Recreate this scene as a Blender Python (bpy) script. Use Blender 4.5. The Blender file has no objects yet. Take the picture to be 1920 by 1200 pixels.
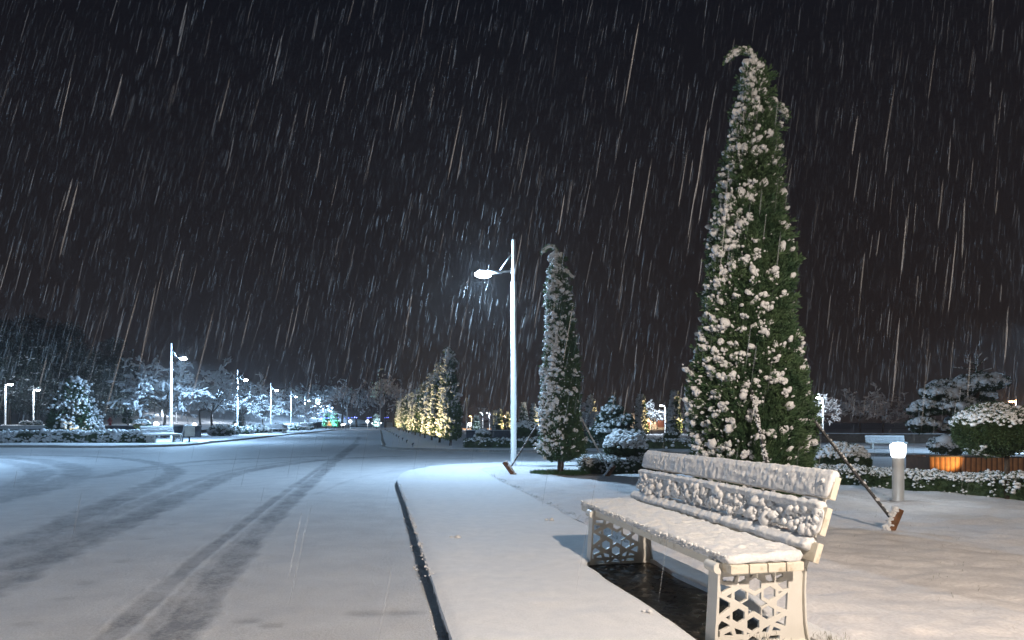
import bpy, bmesh, math, random
import numpy as np
from mathutils import Vector, Matrix
from mathutils.geometry import delaunay_2d_cdt

rng = np.random.default_rng(11)
random.seed(5)
sc = bpy.context.scene
COL = sc.collection
F, HZ, CZ, PZ = 1200.0, 790.0, 1.26, 0.13      # focal px, horizon row, camera height, pavement height
KERB_ANG = math.radians(12.03)                 # the avenue runs 12 degrees left of straight ahead
U = np.array([-0.2085, 0.978]); B = np.array([0.978, 0.2085])
UP = np.array([0, 0, 1.0])

def at(px, py, z=PZ):
    Y = F * (CZ - z) / (py - HZ)
    return np.array([(px - 960) / F * Y, Y, z])
def xat(px, Y): return (px - 960) / F * Y
def zat(py, Y): return CZ + (HZ - py) / F * Y

# ------------------------------------------------------------------ noise
def _h(ix, iy, iz, s):
    n = (ix * 374761393 + iy * 668265263 + iz * 2147483647 + s * 974711) & 0xffffffff
    n = ((n ^ (n >> 13)) * 1274126177) & 0xffffffff
    return ((n ^ (n >> 16)) & 0xffff) / 65535.0
def vnoise(x, y, z=0.0, s=0):
    x, y, z = np.broadcast_arrays(np.asarray(x, float), np.asarray(y, float), np.asarray(z, float))
    ix, iy, iz = np.floor(x).astype(np.int64), np.floor(y).astype(np.int64), np.floor(z).astype(np.int64)
    fx, fy, fz = x - ix, y - iy, z - iz
    fx, fy, fz = [t * t * (3 - 2 * t) for t in (fx, fy, fz)]
    r = 0
    for dx in (0, 1):
        for dy in (0, 1):
            for dz in (0, 1):
                w = (fx if dx else 1 - fx) * (fy if dy else 1 - fy) * (fz if dz else 1 - fz)
                r = r + w * _h(ix + dx, iy + dy, iz + dz, s)
    return r * 2 - 1
def fbm(x, y, z=0.0, s=0, o=3):
    r, a, k = 0, 1.0, 1.0
    for i in range(o):
        r = r + a * vnoise(np.asarray(x) * k, np.asarray(y) * k, np.asarray(z) * k, s + i); a *= .5; k *= 2.1
    return r
def sstep(a, b, x):
    t = np.clip((x - a) / (b - a), 0, 1); return t * t * (3 - 2 * t)

# ------------------------------------------------------------------ materials
def mat(name):
    m = bpy.data.materials.new(name); m.use_nodes = True
    nt = m.node_tree; nt.nodes.clear()
    out = nt.nodes.new('ShaderNodeOutputMaterial'); p = nt.nodes.new('ShaderNodeBsdfPrincipled')
    nt.links.new(p.outputs[0], out.inputs['Surface'])
    return m, nt, p
def noise_node(nt, scale, detail=4, rough=.55):
    tc = nt.nodes.new('ShaderNodeTexCoord'); n = nt.nodes.new('ShaderNodeTexNoise')
    n.inputs['Scale'].default_value = scale; n.inputs['Detail'].default_value = detail; n.inputs['Roughness'].default_value = rough
    nt.links.new(tc.outputs['Object'], n.inputs['Vector'])
    return n
def ramp(nt, src, c0, c1, a=.35, b=.65):
    r = nt.nodes.new('ShaderNodeValToRGB')
    r.color_ramp.elements[0].position = a; r.color_ramp.elements[1].position = b
    r.color_ramp.elements[0].color = (*c0, 1); r.color_ramp.elements[1].color = (*c1, 1)
    nt.links.new(src, r.inputs[0]); return r
def bump(nt, p, src, strength, dist):
    b = nt.nodes.new('ShaderNodeBump'); b.inputs['Strength'].default_value = strength; b.inputs['Distance'].default_value = dist
    nt.links.new(src, b.inputs['Height']); nt.links.new(b.outputs[0], p.inputs['Normal']); return b
def simple(name, c0, c1, scale, rough, bs=0.0, bd=.01, metal=0.0, a=.35, b=.65, spec=.5, detail=4):
    m, nt, p = mat(name)
    n = noise_node(nt, scale, detail); r = ramp(nt, n.outputs['Fac'], c0, c1, a, b)
    nt.links.new(r.outputs[0], p.inputs['Base Color'])
    p.inputs['Roughness'].default_value = rough; p.inputs['Metallic'].default_value = metal
    p.inputs['Specular IOR Level'].default_value = spec
    if bs: bump(nt, p, n.outputs['Fac'], bs, bd)
    return m
def snow_mat(name, c0, c1, s1, s2, bs=.5, bd=.02):
    m, nt, p = mat(name)
    n = noise_node(nt, s1, 6, .65); r = ramp(nt, n.outputs['Fac'], c0, c1, .3, .7)
    n2 = noise_node(nt, s2, 3, .6)
    ad = nt.nodes.new('ShaderNodeMath'); ad.operation = 'MULTIPLY_ADD'; ad.inputs[1].default_value = .35
    nt.links.new(n2.outputs['Fac'], ad.inputs[0]); nt.links.new(n.outputs['Fac'], ad.inputs[2])
    gr = ramp(nt, n2.outputs['Fac'], (.88,) * 3, (1.03,) * 3, .35, .65); mxg = nt.nodes.new('ShaderNodeMix'); mxg.data_type = 'RGBA'; mxg.blend_type = 'MULTIPLY'; mxg.inputs[0].default_value = 1
    nt.links.new(r.outputs[0], mxg.inputs[6]); nt.links.new(gr.outputs[0], mxg.inputs[7]); nt.links.new(mxg.outputs[2], p.inputs['Base Color']); p.inputs['Roughness'].default_value = .75
    p.inputs['Specular IOR Level'].default_value = .25
    bump(nt, p, ad.outputs[0], bs, bd)
    return m
def emit(name, col, s):
    m, nt, p = mat(name)
    n = noise_node(nt, 6); r = ramp(nt, n.outputs['Fac'], tuple(c * .92 for c in col), col)
    nt.links.new(r.outputs[0], p.inputs['Base Color']); nt.links.new(r.outputs[0], p.inputs['Emission Color'])
    p.inputs['Emission Strength'].default_value = s
    return m

M = {}
M['snow'] = snow_mat('fresh_snow', (.76, .78, .81), (.86, .87, .89), 9, 120, .35, .012)
M['clump'] = snow_mat('clinging_snow', (.74, .77, .8), (.88, .89, .9), 14, 70, .35, .01)
M['lawn'] = snow_mat('lawn_snow', (.62, .61, .63), (.78, .77, .78), 3.5, 45, .5, .03)
M['thuja'] = simple('thuja_green', (.034, .086, .040), (.098, .165, .074), 5, .6)
def leafy(m, f):
    nt = m.node_tree; p = next(n for n in nt.nodes if n.type == 'BSDF_PRINCIPLED'); out = next(n for n in nt.nodes if n.type == 'OUTPUT_MATERIAL')
    src = p.inputs['Base Color'].links[0].from_socket; t = nt.nodes.new('ShaderNodeBsdfTranslucent'); nt.links.new(src, t.inputs[0])
    mx = nt.nodes.new('ShaderNodeMixShader'); mx.inputs[0].default_value = f; nt.links.new(p.outputs[0], mx.inputs[1]); nt.links.new(t.outputs[0], mx.inputs[2]); nt.links.new(mx.outputs[0], out.inputs['Surface'])
leafy(M['thuja'], .12)
M['needle'] = simple('pine_green', (.012, .030, .016), (.040, .075, .035), 4, .6)
M['box'] = simple('boxwood_green', (.020, .045, .015), (.06, .10, .035), 6, .55)
M['darkleaf'] = simple('dark_wood_foliage', (.018, .03, .026), (.05, .075, .06), 1.2, .7)
M['bark'] = simple('bark', (.035, .025, .018), (.09, .065, .045), 18, .85, .6, .02)
M['cream'] = simple('cream_powder_coat', (.70, .685, .63), (.77, .755, .71), 4, .42, .06, .003)
M['plank'] = simple('weathered_cream_plank', (.36, .27, .15), (.78, .73, .62), 11, .6, .15, .004, a=.22, b=.42)
M['whitepaint'] = simple('white_painted_steel', (.50, .52, .53), (.58, .59, .60), 5, .4, .05, .003)
M['greysteel'] = simple('grey_steel', (.58, .58, .57), (.66, .66, .65), 5, .4, .05, .003, .3)
M['darkrod'] = simple('dark_prop_pole', (.03, .032, .035), (.07, .07, .075), 25, .5, .2, .004)
M['peg'] = simple('brown_wood_peg', (.10, .045, .018), (.22, .10, .045), 16, .75, .5, .01)
M['kerb'] = simple('wet_kerb_stone', (.18, .176, .17), (.38, .37, .35), 22, .7, .3, .006)
M['wallstone'] = simple('grey_retaining_wall', (.05, .06, .075), (.10, .11, .13), 8, .8, .3, .02)
M['wallbrown'] = simple('brown_wall', (.10, .07, .055), (.16, .12, .095), 8, .8, .3, .02)
M['red'] = simple('red_iron', (.45, .03, .03), (.6, .06, .05), 10, .45)
M['render'] = simple('pale_render', (.55, .50, .44), (.66, .62, .56), 2, .8, .1, .01)
M['redwall'] = simple('dark_red_wall', (.14, .05, .04), (.20, .08, .06), 3, .8)
M['ivory'] = simple('ivory_panel', (.66, .64, .56), (.74, .72, .64), 6, .5)
M['sticker'] = simple('blue_grey_sticker', (.18, .22, .30), (.34, .38, .45), 40, .5)
M['lens'] = emit('lamp_lens', (.86, .93, 1.0), 70)
M['globe'] = emit('globe_light', (.9, .96, 1.0), 14)
M['bollardglow'] = emit('bollard_diffuser', (.93, .98, 1.0), 9)
M['orange'] = emit('sodium_lens', (1.0, .50, .20), 30)
M['warmlens'] = emit('warm_lens', (1.0, .85, .6), 8)
M['bluebulb'] = emit('blue_bulb', (.15, .2, 1.0), 12)

# grass blades
M['grass'] = simple('winter_grass', (.05, .05, .02), (.13, .13, .06), 20, .7)
M['grassgreen'] = simple('green_grass', (.02, .06, .012), (.05, .12, .03), 20, .7)

# wood planter with vertical planks
def planter_mat():
    m, nt, p = mat('planter_boards')
    tc = nt.nodes.new('ShaderNodeTexCoord'); w = nt.nodes.new('ShaderNodeTexWave')
    w.bands_direction = 'X'; w.inputs['Scale'].default_value = 3.2; w.inputs['Distortion'].default_value = .4; w.inputs['Detail'].default_value = 2
    nt.links.new(tc.outputs['Object'], w.inputs['Vector'])
    r = ramp(nt, w.outputs['Fac'], (.10, .045, .022), (.34, .17, .08), .05, .3)
    n = noise_node(nt, 9); mx = nt.nodes.new('ShaderNodeMix'); mx.data_type = 'RGBA'; mx.blend_type = 'MULTIPLY'; mx.inputs[0].default_value = .6
    nt.links.new(r.outputs[0], mx.inputs[6]); r2 = ramp(nt, n.outputs['Fac'], (.5, .5, .5), (1, 1, 1)); nt.links.new(r2.outputs[0], mx.inputs[7])
    nt.links.new(mx.outputs[2], p.inputs['Base Color']); p.inputs['Roughness'].default_value = .65
    bump(nt, p, w.outputs['Fac'], .6, .01)
    return m
M['planter'] = planter_mat()

# wet dark tiles under the bench
def tile_mat():
    m, nt, p = mat('wet_paving_tiles')
    tc = nt.nodes.new('ShaderNodeTexCoord'); b = nt.nodes.new('ShaderNodeTexBrick')
    mp = nt.nodes.new('ShaderNodeMapping'); mp.inputs['Rotation'].default_value = (0, 0, -KERB_ANG)
    nt.links.new(tc.outputs['Object'], mp.inputs['Vector']); nt.links.new(mp.outputs[0], b.inputs['Vector'])
    b.inputs['Scale'].default_value = 1.0; b.inputs['Brick Width'].default_value = .2; b.inputs['Row Height'].default_value = .2
    b.inputs['Mortar Size'].default_value = .008; b.offset = 0.5
    b.inputs['Color1'].default_value = (.012, .011, .010, 1); b.inputs['Color2'].default_value = (.15, .11, .07, 1); b.inputs['Mortar'].default_value = (.02, .018, .015, 1)
    b.inputs['Bias'].default_value = -.35
    nt.links.new(b.outputs['Color'], p.inputs['Base Color'])
    n = noise_node(nt, 14); r = ramp(nt, n.outputs['Fac'], (.16,) * 3, (.5,) * 3)
    nt.links.new(r.outputs[0], p.inputs['Roughness'])
    bump(nt, p, b.outputs['Fac'], -.4, .004)
    return m
M['tile'] = tile_mat()

# road snow: fresh snow with slush where tyres and feet have pressed it
def road_mat():
    m, nt, p = mat('road_snow')
    at_ = nt.nodes.new('ShaderNodeAttribute'); at_.attribute_name = 'track'
    n = noise_node(nt, 34, 8, .75); n2 = noise_node(nt, 2.2, 5, .6)
    r = ramp(nt, n2.outputs['Fac'], (.62, .63, .655), (.72, .73, .75))
    ma = nt.nodes.new('ShaderNodeMath'); ma.operation = 'MULTIPLY_ADD'
    sub = nt.nodes.new('ShaderNodeMath'); sub.operation = 'SUBTRACT'; sub.inputs[1].default_value = .5
    nt.links.new(n.outputs['Fac'], sub.inputs[0])
    mu = nt.nodes.new('ShaderNodeMath'); mu.operation = 'MULTIPLY'; nt.links.new(sub.outputs[0], mu.inputs[0]); nt.links.new(at_.outputs['Fac'], mu.inputs[1])
    nt.links.new(mu.outputs[0], ma.inputs[0]); ma.inputs[1].default_value = 2.6; nt.links.new(at_.outputs['Fac'], ma.inputs[2]); ma.use_clamp = True
    mx = nt.nodes.new('ShaderNodeMix'); mx.data_type = 'RGBA'
    nt.links.new(ma.outputs[0], mx.inputs[0]); nt.links.new(r.outputs[0], mx.inputs[6]); mx.inputs[7].default_value = (.28, .285, .305, 1)
    n3 = noise_node(nt, 95, 3, .7); gr = ramp(nt, n3.outputs['Fac'], (.80,) * 3, (1.06,) * 3, .3, .68); mxg = nt.nodes.new('ShaderNodeMix'); mxg.data_type = 'RGBA'; mxg.blend_type = 'MULTIPLY'; mxg.inputs[0].default_value = 1
    nt.links.new(mx.outputs[2], mxg.inputs[6]); nt.links.new(gr.outputs[0], mxg.inputs[7])
    nt.links.new(mxg.outputs[2], p.inputs['Base Color']); p.inputs['Roughness'].default_value = .7; p.inputs['Specular IOR Level'].default_value = .3
    bump(nt, p, n.outputs['Fac'], .6, .03)
    return m
M['road'] = road_mat()

def flake_mat():
    m = bpy.data.materials.new('flake_trails'); m.use_nodes = True; nt = m.node_tree; nt.nodes.clear()
    out = nt.nodes.new('ShaderNodeOutputMaterial'); d = nt.nodes.new('ShaderNodeBsdfDiffuse'); t = nt.nodes.new('ShaderNodeBsdfTranslucent'); tr = nt.nodes.new('ShaderNodeBsdfTransparent')
    n = noise_node(nt, 3); r = ramp(nt, n.outputs['Fac'], (.80, .80, .80), (.93, .93, .93)); nt.links.new(r.outputs[0], d.inputs[0]); nt.links.new(r.outputs[0], t.inputs[0])
    a = nt.nodes.new('ShaderNodeMixShader'); a.inputs[0].default_value = .5; nt.links.new(d.outputs[0], a.inputs[1]); nt.links.new(t.outputs[0], a.inputs[2])
    n2 = noise_node(nt, .9, 2); r2 = ramp(nt, n2.outputs['Fac'], (.02,) * 3, (.18,) * 3, .35, .65)
    b = nt.nodes.new('ShaderNodeMixShader'); nt.links.new(r2.outputs[0], b.inputs[0]); nt.links.new(tr.outputs[0], b.inputs[1]); nt.links.new(a.outputs[0], b.inputs[2]); nt.links.new(b.outputs[0], out.inputs['Surface'])
    return m
M['flake'] = flake_mat()

# ------------------------------------------------------------------ mesh building
class MB:
    def __init__(s): s.v = []; s.f = []; s.n = 0
    def add(s, v, *faces):
        v = np.asarray(v, float).reshape(-1, 3)
        for f in faces:
            f = np.asarray(f, np.int64)
            if len(f): s.f.append(f + s.n)
        s.v.append(v); s.n += len(v); return s
    def inst(s, tv, tf, Ms, Ts):
        n = len(Ts)
        if n == 0: return s
        v = np.einsum('nij,vj->nvi', Ms, tv) + Ts[:, None, :]
        f = tf[None] + (np.arange(n) * len(tv))[:, None, None]
        return s.add(v.reshape(-1, 3), f.reshape(-1, tf.shape[1]))
    def merge(s, o):
        for f in o.f: s.f.append(f + s.n)
        s.v += o.v; s.n += o.n; return s
    def box(s, x0, x1, y0, y1, z0, z1, R=None, T=None, bev=0.0):
        bm = bmesh.new(); bmesh.ops.create_cube(bm, size=1)
        for w in bm.verts:
            w.co = Vector((x0 + (w.co.x + .5) * (x1 - x0), y0 + (w.co.y + .5) * (y1 - y0), z0 + (w.co.z + .5) * (z1 - z0)))
        if bev: bmesh.ops.bevel(bm, geom=bm.edges[:], offset=bev, segments=2, affect='EDGES', profile=.6)
        return s.bm(bm, R, T)
    def bm(s, bm, R=None, T=None):
        bm.verts.index_update()
        v = np.array([w.co[:] for w in bm.verts])
        if R is not None: v = v @ np.asarray(R).T
        if T is not None: v = v + np.asarray(T)
        g = {}
        for f in bm.faces: g.setdefault(len(f.verts), []).append([w.index for w in f.verts])
        bm.free(); return s.add(v, *g.values())
    def tube(s, pts, rad, n=8, cap=True):
        pts = np.asarray(pts, float); rad = np.broadcast_to(np.asarray(rad, float), (len(pts),))
        d = np.gradient(pts, axis=0); d /= np.linalg.norm(d, axis=1)[:, None] + 1e-9
        a = np.array([1.0, 0, 0]) if abs(d[0][0]) < .8 else np.array([0, 1.0, 0])
        e1 = np.cross(d, a); e1 /= np.linalg.norm(e1, axis=1)[:, None]; e2 = np.cross(d, e1)
        th = np.linspace(0, 2 * math.pi, n, endpoint=False)
        v = pts[:, None] + rad[:, None, None] * (np.cos(th)[None, :, None] * e1[:, None] + np.sin(th)[None, :, None] * e2[:, None])
        k = len(pts); q = []
        for i in range(k - 1):
            for j in range(n): q.append([i * n + j, i * n + (j + 1) % n, (i + 1) * n + (j + 1) % n, (i + 1) * n + j])
        fs = [q]
        if cap: fs.append([list(range(n))[::-1], [(k - 1) * n + j for j in range(n)]])
        return s.add(v.reshape(-1, 3), *fs)
    def lathe(s, prof, n=20, c=(0, 0, 0), cap=True):
        prof = np.asarray(prof, float); th = np.linspace(0, 2 * math.pi, n, endpoint=False)
        v = np.stack([prof[:, None, 0] * np.cos(th), prof[:, None, 0] * np.sin(th), np.repeat(prof[:, 1:2], n, 1)], -1).reshape(-1, 3) + np.asarray(c)
        k = len(prof); q = [[i * n + j, i * n + (j + 1) % n, (i + 1) * n + (j + 1) % n, (i + 1) * n + j] for i in range(k - 1) for j in range(n)]
        fs = [q]
        if cap: fs.append([list(range(n))[::-1], [(k - 1) * n + j for j in range(n)]])
        return s.add(v, *fs)
    def mesh(s, name, m, smooth=False):
        me = bpy.data.meshes.new(name)
        v = np.concatenate(s.v); loops = np.concatenate([f.reshape(-1) for f in s.f])
        tot = np.concatenate([np.full(len(f), f.shape[1]) for f in s.f]); st = np.concatenate([[0], np.cumsum(tot)[:-1]])
        me.vertices.add(len(v)); me.vertices.foreach_set('co', v.astype(np.float32).ravel())
        me.loops.add(len(loops)); me.loops.foreach_set('vertex_index', loops.astype(np.int32))
        me.polygons.add(len(tot)); me.polygons.foreach_set('loop_start', st.astype(np.int32))
        me.update(calc_edges=True); me.validate()
        me.polygons.foreach_set('use_smooth', np.full(len(me.polygons), bool(smooth)))
        me.materials.append(m); me.update(); return me
    def obj(s, name, m, parent=None, smooth=False, loc=None):
        return link(name, s.mesh(name, m, smooth), parent, loc)
def link(name, me, parent=None, loc=None):
    o = bpy.data.objects.new(name, me); COL.objects.link(o)
    if parent is not None: o.parent = parent
    if loc is not None: o.location = loc
    return o
def thing(name, loc, label, cat, group=None, rz=0.0, s=1.0):
    o = bpy.data.objects.new(name, None); COL.objects.link(o)
    o.empty_display_size = .2
    o.location = loc; o.rotation_euler = (0, 0, rz); o.scale = (s, s, s) if np.isscalar(s) else s
    tag(o, label, cat, group); return o
def tag(o, label, cat, group=None):
    o['label'] = label; o['category'] = cat
    if group: o['group'] = group
    elif 'group' in o: del o['group']
    return o
def struct(o, kind='structure'): o['kind'] = kind; return o
def dup(root, loc, label, rz=0.0, s=1.0, group=None, cat=None):
    r = root.copy(); COL.objects.link(r)
    r.location = loc; r.rotation_euler = (0, 0, rz); r.scale = (s, s, s) if np.isscalar(s) else s
    r['label'] = label
    if cat: r['category'] = cat
    if group: r['group'] = group
    for ch in list(root.children):
        c = ch.copy(); COL.objects.link(c); c.parent = r
        for g in list(ch.children):
            d = g.copy(); COL.objects.link(d); d.parent = c
            for k in list(g.children):
                e = k.copy(); COL.objects.link(e); e.parent = d
    return r
_ld = {}
def lamp_light(key, kind, power, color, parent, loc, aim=(0, 0, -1), size=150, blend=.5, rad=.08):
    if key not in _ld:
        l = bpy.data.lights.new(key, kind); l.energy = power; l.color = color; l.shadow_soft_size = rad
        if kind == 'SPOT': l.spot_size = math.radians(size); l.spot_blend = blend
        _ld[key] = l
    o = bpy.data.objects.new(key, _ld[key]); COL.objects.link(o); o.parent = parent; o.location = loc
    o.rotation_euler = Vector(aim).to_track_quat('-Z', 'Y').to_euler(); return o

def ico(sub, seed=0, jit=0.0):
    bm = bmesh.new(); bmesh.ops.create_icosphere(bm, subdivisions=sub, radius=1)
    v = np.array([w.co[:] for w in bm.verts]); f = np.array([[w.index for w in t.verts] for t in bm.faces]); bm.free()
    if jit: v = v * (1 + jit * vnoise(v[:, 0] * 1.7 + seed * 9, v[:, 1] * 1.7, v[:, 2] * 1.7, seed))[:, None]
    return v, f
BL2 = [ico(2, i, .42) for i in range(6)]      # 42 verts
BL1 = [ico(1, i, .2) for i in range(3)]       # 12 verts
BL3 = [ico(3, i, .25) for i in range(3)]
def frames(d, roll=None):
    d = d / (np.linalg.norm(d, axis=1)[:, None] + 1e-9); n = len(d)
    a = np.where(np.abs(d[:, 2:3]) < .9, np.array([[0, 0, 1.0]]), np.array([[1.0, 0, 0]]))
    x = np.cross(a, d); x /= np.linalg.norm(x, axis=1)[:, None]; y = np.cross(d, x)
    if roll is None: roll = rng.uniform(0, 2 * math.pi, n)
    c, s = np.cos(roll)[:, None], np.sin(roll)[:, None]
    return np.stack([c * x + s * y, -s * x + c * y, d], -1)     # columns
def make_sprig(nb, spread, blen, w, seed):
    r = np.random.default_rng(seed); v = []; f = []
    for i in range(nb):
        t = i / (nb - 1); az = i * 2.4 + r.uniform(-.3, .3); an = spread * (1 - .55 * t) * r.uniform(.8, 1.2)
        d = np.array([math.sin(an) * math.cos(az), math.sin(an) * math.sin(az), math.cos(an)])
        b = np.array([0, 0, .02 + .66 * t]); L = blen * (1.05 - .4 * t) * r.uniform(.8, 1.15)
        sd = np.cross(d, r.normal(size=3)); sd /= np.linalg.norm(sd)
        k = len(v); v += [b, b + d * L * .5 + sd * w, b + d * L, b + d * L * .5 - sd * w]; f.append([k, k + 1, k + 2, k + 3])
    return np.array(v), np.array(f)
SP_FINE = [make_sprig(14, .85, .42, .05, i) for i in range(3)]
SP_MED = [make_sprig(8, .9, .5, .075, 10 + i) for i in range(3)]
SP_LOW = [make_sprig(5, 1.0, .6, .12, 20 + i) for i in range(3)]
def scatter(mb, temps, pos, dirs, ln, wid=1.0):
    n = len(pos); pick = rng.integers(0, len(temps), n); Ms = frames(dirs)
    ln = np.broadcast_to(ln, (n,)); Ms = Ms * (np.stack([ln * wid, ln * wid, ln], -1)[:, None, :])
    for k, (tv, tf) in enumerate(temps):
        i = pick == k; mb.inst(tv, tf, Ms[i], pos[i])
def blobs(mb, temps, pos, rad, dirs=None, stretch=1.0, flat=.8):
    n = len(pos); pick = rng.integers(0, len(temps), n)
    if dirs is None: dirs = np.tile(UP, (n, 1)); sc_ = np.stack([np.ones(n), rng.uniform(.8, 1.2, n), np.full(n, flat)], -1)
    else: sc_ = np.stack([np.ones(n) * rng.uniform(.8, 1.1, n), np.ones(n), np.broadcast_to(stretch, (n,))], -1)
    Ms = frames(dirs) * (sc_ * np.broadcast_to(rad, (n,))[:, None])[:, None, :]
    for k, (tv, tf) in enumerate(temps):
        i = pick == k; mb.inst(tv, tf, Ms[i], pos[i])

# ------------------------------------------------------------------ column conifer
def conifer(h, rmax, z0, nsp, slen, nsn, rsn, bias=(-1, -.2), biasamt=.7, seed=1, temps=SP_FINE, bt=BL2, curve=.75, leaders=True, front=1.0, bulge=0):
    """returns (crown, snow) mesh builders of an upright fastigiate conifer, base at the origin"""
    global rng
    keep = rng; rng = np.random.default_rng(seed)
    crown, snow = MB(), MB()
    def prof(t):
        return rmax * (np.minimum(1, (t / .06 + .35))) * (1 - t) ** curve * (1 + .06 * np.sin(t * 17 + seed)) * (1 - (.5 if leaders else 0) * sstep(.84, .93, t)) + .03
    def lump(t, a): return 1 + .20 * vnoise(np.cos(a) * 1.6 + 7, np.sin(a) * 1.6, t * h * 1.7, seed) + .10 * vnoise(np.cos(a) * 4, np.sin(a) * 4, t * h * 4.5, seed + 3)
    def axis(t): return np.stack([.05 * np.sin(t * 4 + seed) * t * h * .3, .04 * np.cos(t * 3 + seed) * t * h * .3, z0 + t * (h - z0)], -1)
    # inner mass
    tt = np.linspace(0, .97, 40); na = 22; aa = np.linspace(0, 2 * math.pi, na, endpoint=False)
    T, A = np.meshgrid(tt, aa, indexing='ij'); R = prof(T) * lump(T, A) * .74
    R[0] *= .3
    v = axis(T) + np.stack([R * np.cos(A), R * np.sin(A), 0 * R], -1)
    q = [[i * na + j, i * na + (j + 1) % na, (i + 1) * na + (j + 1) % na, (i + 1) * na + j] for i in range(39) for j in range(na)]
    crown.add(v.reshape(-1, 3), q)
    # sprays
    t = rng.uniform(0, 1, nsp * 4); keepm = rng.uniform(0, 1, nsp * 4) < (prof(t) / (rmax * 1.1)); t = t[keepm][:nsp]; n = len(t)
    a = rng.uniform(0, 2 * math.pi, n); rr = prof(t) * lump(t, a) * rng.uniform(.78, 1.02, n)
    o = np.stack([np.cos(a), np.sin(a), 0 * a], -1)
    pos = axis(t) + o * rr[:, None] - UP * slen * .4
    d = o * rng.uniform(.35, 1.0, n)[:, None] + UP * rng.uniform(.4, 1.1, n)[:, None] + rng.normal(0, .28, (n, 3))
    scatter(crown, temps, pos, d, slen * rng.uniform(.6, 1.25, n))
    # stray longer sprays that break the outline
    m = nsp // 36; t2 = rng.uniform(.03, .97, m); a2 = rng.uniform(0, 2 * math.pi, m); o2 = np.stack([np.cos(a2), np.sin(a2), 0 * a2], -1)
    p2 = axis(t2) + o2 * (prof(t2) * lump(t2, a2) * .9)[:, None]
    d2 = o2 + UP * rng.uniform(.1, .8, m)[:, None]; scatter(crown, temps, p2, d2, slen * rng.uniform(1.2, 1.9, m))
    # snow clumps held in groups, more on the weather side
    bd = np.array([*bias, 0.0]); bd /= np.linalg.norm(bd)
    cand = nsn * 6; t = rng.uniform(.03, 1, cand); a = rng.uniform(0, 2 * math.pi, cand); o = np.stack([np.cos(a), np.sin(a), 0 * a], -1)
    side = (o @ bd) * .5 + .5
    patch = .5 + .5 * vnoise(np.cos(a) * 1.4 + 3, np.sin(a) * 1.4, t * h * 1.3, seed + 9)
    w = (prof(t) / rmax * .8 + .25 + .8 * sstep(.72, .95, t)) * ((1 - biasamt) * patch + biasamt * side ** 4 * 1.9) * (.35 + .65 * sstep(0, .35, t) + side * .4)
    ok = rng.uniform(0, 1, cand) < w * .8; t, a, o, side = t[ok][:nsn], a[ok][:nsn], o[ok][:nsn], side[ok][:nsn]
    c = axis(t) + o * (prof(t) * lump(t, a) * 1.02 + slen * .22)[:, None]
    dr = o * rng.uniform(.5, 1, len(t))[:, None] + UP * rng.uniform(-.1, .9, len(t))[:, None] + rng.normal(0, .25, (len(t), 3))
    dr /= np.linalg.norm(dr, axis=1)[:, None]
    m_ = rng.integers(6, 20, len(t)); rep = np.repeat(np.arange(len(t)), m_); ext = rsn * 2.1 * rng.lognormal(0, .45, len(t)); nn = len(rep)
    sd = np.cross(dr, UP); sd /= np.linalg.norm(sd, axis=1)[:, None] + 1e-9
    pp = c[rep] + dr[rep] * (ext[rep] * rng.uniform(-1.2, 1.3, nn))[:, None] + sd[rep] * (ext[rep] * rng.normal(0, .55, nn))[:, None] + UP * (rsn * rng.normal(.4, .35, nn))[:, None]
    blobs(snow, bt, pp, rsn * rng.lognormal(-.15, .42, nn), dr[rep] + rng.normal(0, .35, (nn, 3)), rng.uniform(.9, 1.5, nn))
    # fine frosting on the weather side
    nf = nsn * 5; t = rng.uniform(.02, 1, nf * 4); a = rng.uniform(0, 2 * math.pi, nf * 4); o = np.stack([np.cos(a), np.sin(a), 0 * a], -1)
    w = (prof(t) / rmax * .8 + .2 + .8 * sstep(.72, .95, t)) * (.10 + .35 * sstep(.78, .95, t) + 1.0 * np.clip(o @ bd, 0, 1) ** 1.6) * (.6 + .6 * vnoise(np.cos(a) * 2, np.sin(a) * 2, t * h * 2.2, seed + 19))
    ok = rng.uniform(0, 1, nf * 4) < w; t, a, o = t[ok][:nf], a[ok][:nf], o[ok][:nf]; nf = len(t)
    pp = axis(t) + o * (prof(t) * lump(t, a) * rng.uniform(.96, 1.06, nf) + slen * rng.uniform(0, .4, nf))[:, None]
    blobs(snow, BL1 if bt is BL1 else bt, pp, rsn * .55 * rng.lognormal(0, .35, nf), o + UP * rng.uniform(-.3, .9, nf)[:, None] + rng.normal(0, .3, (nf, 3)), rng.uniform(1.2, 2.4, nf))
    # nodding leading shoots
    if leaders:
        top = axis(np.array([1.0]))[0]
        for (dx, up, drop, st) in ((-.34, .20, -.12, -.02), (.36, .16, -.20, -.52)):
            k = 16; s_ = np.linspace(0, 1, k) * 1.0
            pth = np.stack([top[0] + dx * s_ ** 1.6 * h / 5.2, top[1] + 0 * s_, top[2] + (st + up * np.sin(s_ * 2.2) + drop * s_ ** 3 * 1.0) * h / 5.2], -1)
            m = 110; ii = rng.uniform(0, k - 1.01, m); i0 = ii.astype(int); P = pth[i0] + (pth[i0 + 1] - pth[i0]) * (ii - i0)[:, None]
            tg = pth[i0 + 1] - pth[i0]; tg /= np.linalg.norm(tg, axis=1)[:, None]
            scatter(crown, temps, P, tg + rng.normal(0, .55, (m, 3)), slen * rng.uniform(.5, 1.0, m))
            crown.tube(pth, np.linspace(.014, .004, k), 5)
            on = rng.uniform(0, 1, m) < .8
            blobs(snow, bt, P[on] + tg[on] * .01 + UP * rsn * .5 + rng.normal(0, rsn * .5, (on.sum(), 3)), rsn * rng.uniform(.8, 1.6, on.sum()), tg[on] + rng.normal(0, .4, (on.sum(), 3)), 1.7)
    rng = keep
    return crown, snow
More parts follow.
